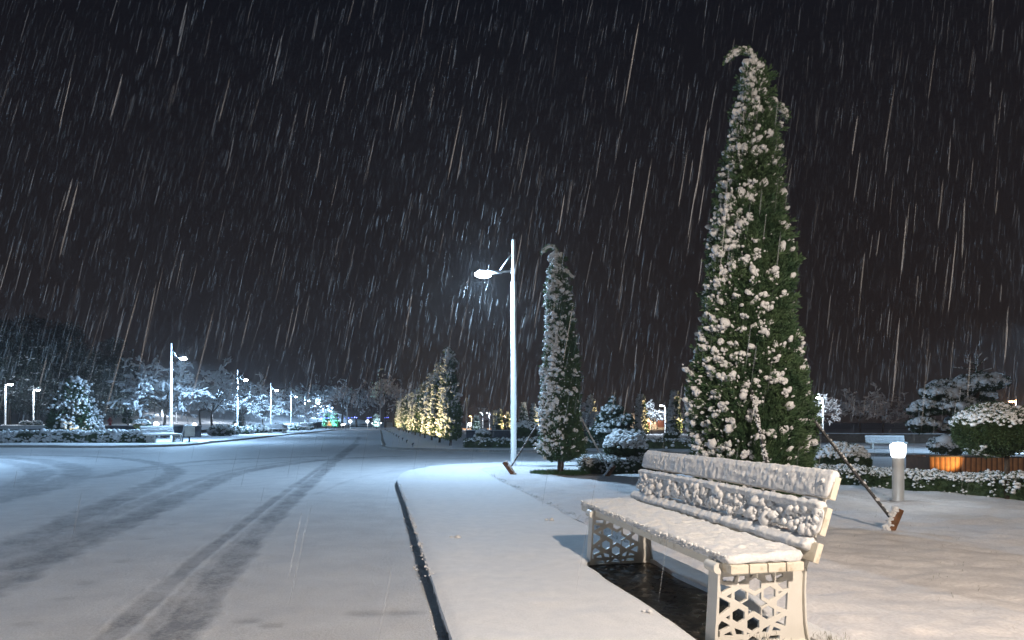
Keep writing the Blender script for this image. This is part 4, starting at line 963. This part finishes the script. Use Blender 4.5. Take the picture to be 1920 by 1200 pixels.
# cloud pines
def cloud_pine(loc, label, pads, trunk, slen, rsn, dens, temps=SP_MED, bt=BL2, bare=None, cap=0.0, fol='needle'):
    t = thing('cloud_pine', loc, label, 'pine'); c, s = MB(), MB(); tr = MB()
    tr.tube(trunk, np.linspace(.13, .05, len(trunk)), 9)
    for (x, y, z, rx, ry, rz2) in pads:
        for q_ in range(4):
            ax_, ay_ = (0, 0) if q_ == 0 else rng.uniform(-.62, .62, 2); f_q = (.72, .55, .5, .42)[q_]; n = int(dens * rx * ry * 4 * f_q * .62)
            ellipsoid_pad(c, s, (x + ax_ * rx, y + ay_ * ry, z + rng.uniform(-.5, .55) * rz2 * (q_ > 0)), rx * f_q, ry * f_q, rz2 * rng.uniform(.7, 1.1), n, slen, rsn, temps, bt, cap, .8, .4, .12)
        j = int(np.argmin([abs(q[2] - z + .25) for q in trunk])); q0 = np.array(trunk[j]); tr.tube([q0, (q0 + np.array([x, y, z])) / 2 + np.array([0, 0, -.06]), (x, y, z)], [.05, .04, .025], 6)
    for d in (bare or []):
        q0 = np.array(d[0]); q1 = np.array(d[1]); c.tube([q0, (q0 + q1) / 2 + UP * .03, q1], [.018, .012, .006], 5); n = 14; k = rng.uniform(.1, 1, n)[:, None]; blobs(s, BL1, q0 + (q1 - q0) * k + UP * .02, .016, np.tile(q1 - q0, (n, 1)), 2.0)
    f = c.obj('crown', M[fol], t); s.obj('snow_cover', M['clump'], f, True); tr.obj('trunk', M['bark'], t, True); return t
D_ = 17.5
def pp(px, py): return ((px - 1800) / F * D_, zat(py, D_) - PZ)
pads = []
for px, py, w, h_, dy in ((1838, 716, 120, 26, 0), (1800, 728, 90, 26, .2), (1765, 742, 80, 22, -.2), (1745, 766, 90, 20, -.3), (1785, 762, 90, 22, .2), (1720, 797, 64, 18, -.2), (1772, 802, 42, 12, -.4), (1815, 792, 60, 20, .3), (1745, 834, 62, 22, -.5), (1850, 740, 60, 18, .4)):
    x, z = pp(px, py); pads.append((x, dy, z, w / 2 / F * D_, w / 2 / F * D_ * .8, h_ / 2 / F * D_))
x0 = 0.0
bare = []
for (ax, ay, bx, by) in ((1832, 706, 1828, 664), (1830, 690, 1852, 671), (1830, 694, 1788, 690), (1829, 684, 1812, 676), (1829, 676, 1840, 664), (1831, 698, 1860, 692)):
    a_, b_ = pp(ax, ay), pp(bx, by); bare.append(((a_[0], 0, a_[1]), (b_[0], 0, b_[1])))
cloud_pine((xat(1800, D_), D_, PZ), 'large layered cloud pine with bare snowy top twigs behind the wooden planter', pads, [(-.1, 0, -.05), (-.2, 0, .35), (-.05, .05, .8), (.1, 0, 1.2), (.4, 0, 1.55)], .16, .05, 1600, bare=bare)
D_ = 21.0
pads = []
for px, py, w, h_ in ((1148, 756, 14, 22), (1150, 770, 44, 24), (1138, 786, 50, 20), (1164, 790, 54, 20), (1150, 798, 70, 20), (1130, 810, 54, 18), (1172, 812, 62, 20), (1150, 818, 84, 18)):
    pads.append(((px - 1150) / F * D_, rng.uniform(-.2, .2), zat(py, D_) - PZ, w / 2 / F * D_, w / 2 / F * D_ * .9, h_ / 2 / F * D_))
cloud_pine((xat(1150, D_), D_, PZ + .0), 'dark cloud pine with thin snow above the snowy ball shrub', pads, [(0, 0, -.05), (.03, 0, .4), (-.02, 0, .9), (0, 0, 1.5)], .17, .05, 1500, SP_MED, BL1, cap=.35)

# wooden planter
pt_ = at(1743, 888); D_ = 13.0
px0, px1 = xat(1743, D_), xat(1914, D_)
pl_t = thing('wooden_planter', (px0, D_, PZ), 'brown wooden planter box lit orange from below, behind the right hedge', 'planter', None, -BO * .5)
W_ = px1 - px0
mb = MB(); mb.box(0, W_, 0, .05, 0, .40, bev=.006); mb.box(0, .05, .052, .95, 0, .40, bev=.006); mb.box(W_ - .05, W_, .052, .95, 0, .40, bev=.006); mb.box(.052, W_ - .052, .90, .948, 0, .398, bev=.006); bx = mb.obj('box_wall', M['planter'], pl_t)
mb = MB(); mb.box(-.03, W_ + .03, -.03, .09, .401, .43, bev=.006); mb.obj('rim', M['darkrod'], pl_t)
v = MB(); xs, ys = np.meshgrid(np.linspace(.05, W_ - .05, 40), np.linspace(.06, .9, 16), indexing='ij'); zz = .36 + .03 * fbm(xs * 4, ys * 4)
v.add(np.stack([xs, ys, zz], -1).reshape(-1, 3), [[i * 16 + j, i * 16 + j + 1, (i + 1) * 16 + j + 1, (i + 1) * 16 + j] for i in range(39) for j in range(15)]); v.obj('snow_cover', M['clump'], pl_t, True)
uplight((xat(1838, 12.5), 12.45, PZ), 'small ground spotlight glowing orange on the planter front', (-.5, .75, .42), 'planter_uplight', 55, (1, .50, .14), None, 66, 'orange')

# snow-laden broad trees of the left row and others
SNG = 'snow-laden broad trees'
sa = branch_thing((xat(310, 43), 43, PZ), 'snow-laden spreading tree behind the nearest left street lamp', 3, 5.2, 3.0, .70, SNG, nl=9, rs=.052)
sb = branch_thing((xat(398, 51), 51, PZ), 'snow-laden dark-trunked tree left of the second left street lamp', 8, 5.0, 3.4, .70, SNG, nl=9, rs=.052)
for px, Y, src, s, rz, lb in ((375, 66, sa, 1.15, 2.0, 'taller misty snow-laden tree between the first two left street lamps'), (455, 62, sb, .95, 1.0, 'snow-laden tree lit brightly right beside the second left street lamp'), (492, 80, sa, .95, 3.1, 'snow-laden tree left of the third left street lamp'), (545, 104, sb, 1.05, 2.1, 'faint snow-laden tree behind the fourth left street lamp'),
        (578, 108, sa, .85, .6, 'small bright snow-laden tree beside the fifth left street lamp'), (596, 118, sb, .8, 5, 'small bright snow-laden tree at the far end of the left row'), (1528, 50, sa, .60, 1.2, 'bright snow-laden small tree beside the park lamp right of the tall conifer'), (1612, 58, sb, .75, .4, 'pale snow-laden tree beyond the side street, left of the large cloud pine'), (1655, 62, sa, .72, 2.6, 'second pale snow-laden tree closer to the large cloud pine'),
        (1084, 34, sb, .42, 2.2, 'small frosty tree just right of the slimmer conifer'), (1292, 48, sa, .40, 4.0, 'bright snowy bush-like tree close left of the tall conifer'), (908, 75, sa, .50, 1.0, 'lit bare tree among the lamps above the low wall'), (1222, 58, sb, .55, 2.9, 'thin bare tree standing in front of the pavilion')):
    dup(src, (xat(px, Y), Y, PZ), lb, rz, s, SNG)
FAR = 'bare trees at the end of the avenue'
fa = branch_thing((xat(642, 112), 112, .15), 'bare tree left of the unlit pole at the street end', 21, 7.5, 4.6, .25, FAR, name='bare_tree', nl=7, umbrella=False, rs=.09, trunk=.22)
for px, Y, s, rz, lb in ((668, 120, 1.0, 1, 'bare tree between the two unlit poles, left'), (699, 116, .8, 2, 'bare tree with dark trunk between the two unlit poles, right'), (722, 112, 1.15, 3, 'bare tree with thick dark trunk right of the second unlit pole'), (600, 135, 1.2, 4, 'tall faint bare tree above the end of the left lamp row'), (560, 132, 1.1, 5, 'faint bare tree behind the left lamp row'), (738, 125, 1.1, 6, 'faint bare tree behind the far end of the conifer row')):
    dup(fa, (xat(px, Y), Y, .15), lb, rz, s, FAR)
# small lit conifers far away
def mini(loc, label, s, rz=0.0): return dup(sl0, loc, label, rz, (s * 1.7, s * 1.7, s), 'small coloured-lit conifers in the distance')
G1 = [(612, 100, .85, 'green-lit small conifer, left of the two at the end of the left row', (.1, 1, .45)), (628, 100, .9, 'green-lit small conifer, right of the two at the end of the left row', (.1, 1, .5)), (706, 92, .75, 'pale turquoise-lit small conifer left of the second unlit pole', (.6, .95, 1.0)), (617.5, 96, .42, 'tiny orange-lit conifer under the green-lit ones', (1, .5, .15)), (893, 58, .55, 'pale turquoise-lit small conifer above the low wall', (.7, .95, 1.0)), (240, 50, .5, 'dark small conifer on the terrace right of the hydrant', None), (448, 82, .9, 'small conifer lit green behind the second left street lamp', (.3, 1, .7))]
for i, (px, Y, s, lb, colr) in enumerate(G1):
    z = .95 if px == 240 else .14
    mini((xat(px, Y), Y, z), lb, s, i)
    if colr: uplight((xat(px, Y) + .3, Y - 1.6, z), ['ground spotlight aimed at the left green-lit conifer', 'ground spotlight aimed at the right green-lit conifer', 'ground spotlight aimed at the turquoise-lit conifer by the unlit pole', 'ground spotlight aimed at the tiny orange-lit conifer', 'ground spotlight aimed at the turquoise-lit conifer above the low wall', '', 'ground spotlight aimed at the green-lit conifer behind the second left street lamp'][i], (-.1, .8, .8), f'colour_uplight'+'abcdefg'[i], 500 if Y > 70 else 120, colr, None, 80)
# low snowy shrubs along the left row
shp = None
for i, (px, Y, s) in enumerate(((415, 50, .8), (432, 54, .9), (462, 57, .8), (478, 62, 1.0), (497, 66, .9), (520, 70, 1.0), (552, 78, .9), (575, 84, 1.0))):
    lb = f'{orders[i]} low snowy shrub along the left lamp row, counted from the bin' if i else 'first low snowy shrub along the left lamp row, next to the bin'
    loc = (xat(px, Y), Y, PZ)
    if shp is None: shp = ball_shrub(loc, lb, .9, .45, 'low snowy shrubs along the left row', 500, .22, .10, -.2, .4, .35, 'low_shrub', SP_LOW, BL1)
    else: dup(shp, loc, lb, i * 1.1, s)
for i, (px, Y, lb) in enumerate(((48, 52, 'low snow-topped shrub left of the terrace park lamp'), (68, 52, 'low snow-topped shrub right of the terrace park lamp'))): dup(shp, (xat(px, Y), Y, .95), lb, i, .45)

# hillside woods, left
HG = 'dark trees of the wooded hillside'
def dark_tree(loc, label, seed, h, r):
    global rng
    keep = rng; rng = np.random.default_rng(seed); t = thing('hillside_tree', loc, label, 'tree', HG); c, s = MB(), MB(); tr = MB()
    tr.tube([(0, 0, -.3), (.1, 0, h * .3), (0, .1, h * .8)], [.2, .16, .06], 7)
    for k in range(46):
        tt = rng.uniform(.18, 1); a = rng.uniform(0, 2 * math.pi); rr = r * math.sin(min(1, (1.12 - tt) * 1.25) * math.pi / 2) * rng.uniform(.2, 1); cc = np.array([math.cos(a) * rr, math.sin(a) * rr, tt * h])
        n = 70; u = rng.normal(size=(n, 3)); u /= np.linalg.norm(u, axis=1)[:, None]; pos = cc + u * np.array([1, 1, .42]) * r * .34 * rng.uniform(.7, 1.1, n)[:, None]
        nr = u + np.array([0, 0, .25]); scatter(c, SP_LOW, pos, nr, .42 * rng.uniform(.6, 1.3, n), .8)
        on = (u[:, 2] > .25) & (rng.uniform(0, 1, n) < .5); blobs(s, BL1, pos[on] + UP * .05, .075 * rng.lognormal(0, .4, on.sum()), None, 1, .5)
        tr.tube([(0, 0, max(.3, tt * h * .8)), cc], [.05, .015], 4, False)
    f = c.obj('crown', M['darkleaf'], t); s.obj('snow_cover', M['clump'], f, True); tr.obj('trunk', M['bark'], t, True); rng = keep; return t
def hillz(X, Y): return float(.7 + 9.0 * sstep(64, 120, Y - .35 * (X + 60)) * sstep(-32, -75, X))
hp = []
hl = [(15, 60, 8.5), (70, 62, 7.2), (120, 66, 8.2), (165, 64, 6.2), (208, 68, 5.2), (40, 74, 10.0), (95, 78, 9.2), (148, 80, 8.2), (190, 84, 8.0), (232, 86, 6.2), (-40, 64, 9.0), (-70, 76, 10), (10, 92, 9.5), (65, 96, 9.5), (125, 98, 9), (265, 84, 5.0), (215, 100, 8.0)]
hlab = ['dark hillside tree at the far left edge, in front', 'dark hillside tree in front, above the terrace park lamp', 'dark hillside tree right behind the round conifer', 'dark hillside tree between the round conifer and the hydrant', 'low dark hillside tree above the hydrant', 'tallest dark hillside tree at upper left', 'tall dark hillside tree above the round conifer', 'middle-row dark hillside tree right of the round conifer', 'middle-row dark hillside tree left of the first snow-laden tree', 'low dark hillside tree under the first snow-laden tree', 'dark hillside tree beyond the left edge in front', 'dark hillside tree beyond the left edge behind', 'back-row dark hillside tree at the far left', 'back-row dark hillside tree second from the left', 'back-row dark hillside tree behind the round conifer top', 'small dark hillside tree behind the nearest left street lamp', 'back-row dark hillside tree nearest the first snow-laden tree']
for i, ((px, Y, h_), lb) in enumerate(zip(hl, hlab)):
    X = xat(px, Y); z = max(.9, hillz(X, Y) - .1)
    if i < 3: hp.append(dark_tree((X, Y, z), lb, 70 + i, 8.0, 3.4)); hp[-1].scale = (h_ / 8,) * 3
    else: dup(hp[i % 3], (X, Y, z), lb, i * 1.7, h_ / 8)

# ================================================================== SMALL FURNITURE
bn = thing('litter_bin', (xat(352, 35.2), 35.2, PZ), 'white boxy litter bin on a leg right of the small bench', 'litter bin', None, math.radians(25))
mb = MB(); mb.box(-.16, .34, -.22, .22, .30, .88, bev=.03); bd_ = mb.obj('bin_body', M['ivory'], bn)
mb = MB(); mb.tube([(-.25, -.235, .0), (-.24, -.235, .5), (-.17, -.235, .82), (-.02, -.235, .9)], .035, 8); mb.obj('side_frame', M['whitepaint'], bn, True)
mb = MB(); mb.box(.04, .12, -.05, .05, .02, .299); mb.box(-.1, .26, -.14, .14, 0, .019); mb.obj('leg', M['darkrod'], bn)
mb = MB(); mb.box(.341, .352, -.12, .12, .42, .80, bev=.004); mb.obj('bin_door', M['plank'], bn)
n = 60; mb = MB(); blobs(mb, BL1, np.stack([rng.uniform(-.14, .32, n), rng.uniform(-.2, .2, n), np.full(n, .89)], -1), .06); mb.obj('snow_cover', M['clump'], bd_, True)
hy = thing('fire_hydrant', (xat(206, 47.5), 47.5, .95), 'small red fire hydrant on the terrace right of the round conifer', 'fire hydrant')
mb = MB(); mb.lathe([(.14, 0), (.14, .04), (.09, .05), (.09, .42), (.12, .43), (.12, .47), (.09, .48), (.07, .56), (.02, .60)], 14); mb.obj('barrel', M['red'], hy, True)
for sgn in (-1, 1): mb = MB(); mb.tube([(sgn * .08, 0, .34), (sgn * .17, 0, .34)], .05, 10); mb.obj('nozzle', M['red'], hy, True)
for nm, y0, pxa, pxb in (('left', 98, 600, 660), ('right', 96, 664, 735)):
    t = thing('string_lights', (xat(pxa, y0), y0, PZ), f'string of blue fairy lights above the street end, {"left of" if nm == "left" else "right of"} the left unlit pole', 'string lights')
    L = xat(pxb, y0) - xat(pxa, y0); xs = np.linspace(0, L, 40); zz = 1.78 - .12 * np.abs(np.sin(xs * 1.2)); mb = MB(); mb.tube(np.stack([xs, 0 * xs, zz], -1), .006, 4, False); mb.obj('cable', M['darkrod'], t)
    n = 16; mb = MB(); xs = rng.uniform(0, L, n); blobs(mb, BL1, np.stack([xs, 0 * xs, 1.74 - .12 * np.abs(np.sin(xs * 1.2))], -1), .05 * rng.lognormal(0, .3, n)); o = mb.obj('bulbs', M['bluebulb'], t); o.name = 'bulb_chain'
# pavilion
D_ = 88.0
pv = thing('pavilion', (xat(1222, D_), D_, .15), 'pale pavilion with gabled porch and columns between the warm-lit conifers', 'pavilion')
mb = MB(); mb.box(-6.6, -1.7, 1.6, 5, 0, 1.75); mb.box(-1.66, 2.3, 1.7, 5.2, 0, 1.75); mb.obj('wall', M['render'], pv)
mb = MB(); mb.box(-1.0, .1, 1.62, 1.69, .1, 1.6); mb.obj('door', M['redwall'], pv)
mb = MB(); mb.box(.9, 2.2, 1.62, 1.69, .3, 1.5); mb.obj('wall_panel', M['redwall'], pv)
for x in (-1.5, .35, .8, 2.1): mb = MB(); mb.lathe([(.14, 0), (.14, .06), (.09, .08), (.08, 1.62), (.13, 1.66), (.13, 1.749)], 14, (x, .3, 0)); mb.obj('column', M['render'], pv, True)
mb = MB(); mb.add([(-2.0, 0, 1.75), (2.4, 0, 1.75), (.2, 0, 2.75), (-2.0, 5.3, 1.75), (2.4, 5.3, 1.75), (.2, 5.3, 2.75)], [[0, 1, 2], [5, 4, 3]], [[0, 2, 5, 3], [2, 1, 4, 5], [1, 0, 3, 4]]); mb.box(-7, -2.02, .6, 5.3, 1.76, 1.95); rf = mb.obj('roof', M['render'], pv)
mb = MB(); mb.box(-7.05, -2.03, .55, 5.35, 1.952, 2.25, bev=.05)
for sg in (-1, 1):
    q = np.array([(.2, -.05, 2.78), (.2 + sg * 2.35, -.05, 1.72), (.2 + sg * 2.35, 5.35, 1.72), (.2, 5.35, 2.78)]); mb.add(np.vstack([q, q + UP * .14]), [[0, 1, 2, 3], [4, 5, 6, 7], [0, 1, 5, 4], [1, 2, 6, 5], [2, 3, 7, 6], [3, 0, 4, 7]])
mb.obj('snow_cover', M['clump'], rf)
mb = MB(); mb.box(-2, 2.4, -.8, 1.5, -.1, .02); mb.box(-1.2, 1.4, -1.4, -.81, -.1, -.04); mb.obj('step', M['render'], pv)
for x in (-6.2, -5.2, -4.2, -3.0): v, f = ico(1); mb = MB(); mb.add(v * .10 + np.array([x, .9, 1.70]), f); mb.obj('downlight', M['globe'], pv)
lamp_light('porch_light', 'POINT', 260, (1, .8, .55), pv, (-4.5, .8, 1.2), rad=.2)
lamp_light('porch_light', 'POINT', 260, (1, .8, .55), pv, (.2, .9, 1.5), rad=.2)

# grass poking through the lawn snow, and green grass around the slim conifer's foot
n = 1500
X = rng.uniform(1.2, 9, n); Y = rng.uniform(2.6, 13, n); ok = (X > walk_x(Y) + .22); X, Y = X[ok], Y[ok]
cl = fbm(X * .9, Y * .9, 0, 77) > -.1; X, Y = X[cl], Y[cl]; n = len(X)
mb = MB(); scatter(mb, [make_sprig(3, .7, .8, .05, 90)], np.stack([X, Y, lawn_z(X, Y) - .012], -1), np.tile(UP, (n, 1)) + rng.normal(0, .3, (n, 3)), .035 * rng.uniform(.5, 1.5, n), .5)
Y2 = rng.uniform(5.5, 13.5, 500); X2 = walk_x(Y2) + rng.normal(.03, .03, 500); scatter(mb, [make_sprig(3, .9, .8, .09, 91)], np.stack([X2, Y2, lawn_z(X2, Y2) - .01], -1), np.tile(UP, (500, 1)) + rng.normal(0, .6, (500, 3)), .022 * rng.uniform(.5, 1.4, 500), .8)
for c_, m_ in ((bl(.62, -.12), 60), (at(1665, 998)[:2], 40), (bl(.3, -.06), 50)):
    q = c_ + rng.normal(0, .05, (m_, 2)); scatter(mb, [make_sprig(3, .7, .8, .05, 92)], np.column_stack([q, np.full(m_, .11)]), np.tile(UP, (m_, 1)) + rng.normal(0, .3, (m_, 3)), .045 * rng.uniform(.5, 1.3, m_), .35)
struct(mb.obj('grass', M['grass']), 'stuff')
a = rng.uniform(0, 2 * math.pi, 2600); r_ = np.sqrt(rng.uniform(0, 1, 2600)) * .62; mb = MB()
scatter(mb, [make_sprig(4, .8, .7, .07, 93)], np.stack([1.04 + r_ * np.cos(a) * 1.05, 13.8 + r_ * np.sin(a), np.full(2600, PZ)], -1), np.tile(UP, (2600, 1)) + rng.normal(0, .35, (2600, 3)), .075 * rng.uniform(.5, 1.2, 2600), .6)
struct(mb.obj('grass', M['grassgreen']), 'stuff')
# loose snow lumps on the pavement
n = 26; Y = rng.uniform(3.2, 11, n); X = kerb_x(Y) + rng.uniform(.2, 1.7, n)
for i, (x, y, r_) in enumerate(((at(858, 1010)[0], at(858, 1010)[1], .04), (at(1034, 976)[0], at(1034, 976)[1], .035), (at(1218, 1150)[0], at(1218, 1150)[1], .02))):
    t = MB(); blobs(t, BL2, np.array([[x, y, PZ + .012], [x - r_ * 1.6, y + .02, PZ + .008]]), np.array([r_, r_ * .7]), None, 1, .6)
    o = t.obj('snow_lump', M['snow'], None, True); tag(o, ['pair of snow lumps in the middle of the pavement', 'snow lump on the pavement just left of the bench seat', 'tiny snow lump at the edge of the bare tiles'][i], 'snow lump')

mb = MB(); n = 2600; Y = 2.6 + 11 * rng.uniform(0, 1, n) ** 1.5; k = rng.uniform(0, 1, n); top_ = k < .80
off = np.where(top_, rng.normal(.004, .010, n), -np.abs(rng.normal(0, .035, n)) - .0); zz = np.where(top_, .108 + rng.normal(0, .010, n), .002)
drp = top_ & (fbm(Y * 1.6, 0 * Y, 0, 88) > .25); zz = np.where(drp, rng.uniform(.03, .105, n), zz); off = np.where(drp, .018, off)
ok = ~top_ & (fbm(Y * .9, 0 * Y, 0, 89) < -.05); Y, off, zz = Y[~ok], off[~ok], zz[~ok]; n = len(Y)
X = kerb_x(Y) + off; keepk = Y < 12.3
blobs(mb, BL2, np.stack([X, Y, zz], -1)[keepk], .0055 * rng.lognormal(0, .4, keepk.sum()), None, 1, .7)
struct(mb.obj('loose_snow', M['snow'], None, True), 'stuff')

# ================================================================== FALLING SNOW (slivers drawn out like exposure trails)
fd = np.array([.84, .55, 4.8]); fd /= np.linalg.norm(fd)
N = 58000
P = np.stack([rng.uniform(-19, 17, N), rng.uniform(-1.0, 30, N), rng.uniform(.3, 14.5, N)], -1)
dist = np.linalg.norm(P - np.array([0, 0, CZ]), axis=1); P = P[((P[:, 2] > 1.35) | (rng.uniform(0, 1, len(P)) < .18)) & (dist > 1.7) & ((dist > 5.0) | (rng.uniform(0, 1, len(P)) < .4))]; N = len(P)
v = np.array([(0, 0, -.5), (1, 0, -.32), (-.5, .87, -.32), (-.5, -.87, -.32), (1, 0, .32), (-.5, .87, .32), (-.5, -.87, .32), (0, 0, .5)])
ft = np.array([[0, 2, 1], [0, 3, 2], [0, 1, 3], [7, 4, 5], [7, 5, 6], [7, 6, 4]]); fq = np.array([[1, 2, 5, 4], [2, 3, 6, 5], [3, 1, 4, 6]])
Ms = frames(np.tile(fd, (N, 1)) + rng.normal(0, .022, (N, 3))); rad = np.minimum(.0030 * rng.lognormal(0, .55, N), .0009 * np.linalg.norm(P - np.array([0, 0, CZ]), axis=1)); Ln = .36 * rng.uniform(.55, 1.25, N)
Ms = Ms * np.stack([rad, rad, Ln], -1)[:, None, :]
VV = np.einsum('nij,vj->nvi', Ms, v) + P[:, None, :]
of = (np.arange(N) * 8)[:, None, None]
mb = MB(); mb.add(VV.reshape(-1, 3), (ft[None] + of).reshape(-1, 3), (fq[None] + of).reshape(-1, 4))
struct(mb.obj('falling_snow', M['flake']), 'stuff')

# ================================================================== AIR
HAZE = .0011
if HAZE:
    mb = MB(); mb.box(-175, 175, -30, 235, -1.1, 22)
    hz = mb.obj('haze', M['snow']); hm = bpy.data.materials.new('night_haze'); hm.use_nodes = True; nt = hm.node_tree; nt.nodes.clear()
    out = nt.nodes.new('ShaderNodeOutputMaterial'); pv_ = nt.nodes.new('ShaderNodeVolumePrincipled'); pv_.inputs['Density'].default_value = HAZE; pv_.inputs['Color'].default_value = (.9, .92, .96, 1); pv_.inputs['Anisotropy'].default_value = .35
    nt.links.new(pv_.outputs[0], out.inputs['Volume']); hz.data.materials.clear(); hz.data.materials.append(hm); struct(hz, 'stuff')

# ================================================================== SKY, ADDED SKY GLOW, CAMERA
w = bpy.data.worlds.new('World'); sc.world = w; w.use_nodes = True; nt = w.node_tree; bg = nt.nodes['Background']
sky = nt.nodes.new('ShaderNodeTexSky'); sky.sky_type = 'NISHITA'; sky.sun_disc = False; sky.sun_elevation = math.radians(-4.5); sky.sun_rotation = math.radians(200)
tc = nt.nodes.new('ShaderNodeTexCoord'); sp = nt.nodes.new('ShaderNodeSeparateXYZ'); nt.links.new(tc.outputs['Generated'], sp.inputs[0])
rp = nt.nodes.new('ShaderNodeValToRGB'); e = rp.color_ramp.elements; e[0].position = .0; e[0].color = (.0150, .0105, .0098, 1); e[1].position = .55; e[1].color = (.0022, .0028, .0060, 1)
nt.links.new(sp.outputs['Z'], rp.inputs[0])
bg.inputs['Strength'].default_value = .05; nt.links.new(sky.outputs[0], bg.inputs['Color'])
bg2 = nt.nodes.new('ShaderNodeBackground'); nt.links.new(rp.outputs[0], bg2.inputs['Color']); bg2.inputs['Strength'].default_value = 1.0
ad = nt.nodes.new('ShaderNodeAddShader'); nt.links.new(bg.outputs[0], ad.inputs[0]); nt.links.new(bg2.outputs[0], ad.inputs[1]); nt.links.new(ad.outputs[0], nt.nodes['World Output'].inputs['Surface'])
sl = bpy.data.lights.new('sky_glow_fill', 'SUN'); sl.energy = .012; sl.angle = math.radians(30); sl.color = (.6, .75, 1.0); so = bpy.data.objects.new('sky_glow_fill', sl); COL.objects.link(so); so.rotation_euler = (math.radians(25), math.radians(10), 0)  # faint wide sun added to stand in for sky glow on the snow

cam = bpy.data.cameras.new('Camera'); co = bpy.data.objects.new('Camera', cam); COL.objects.link(co); sc.camera = co
co.location = (0, 0, CZ); co.rotation_euler = (math.radians(90), 0, 0)
cam.sensor_width = 36; cam.lens = F / 1920 * 36; cam.shift_y = (HZ - 600) / 1920; cam.clip_end = 1500; cam.clip_start = .05
sc.view_settings.view_transform = 'Standard'; sc.view_settings.look = 'None'; sc.view_settings.gamma = 1; sc.view_settings.exposure = 0
c = sc.cycles; c.use_denoising = True; c.max_bounces = 5; c.diffuse_bounces = 2; c.glossy_bounces = 2; c.transparent_max_bounces = 24; c.volume_bounces = 0; c.sample_clamp_indirect = 3; c.use_light_tree = True
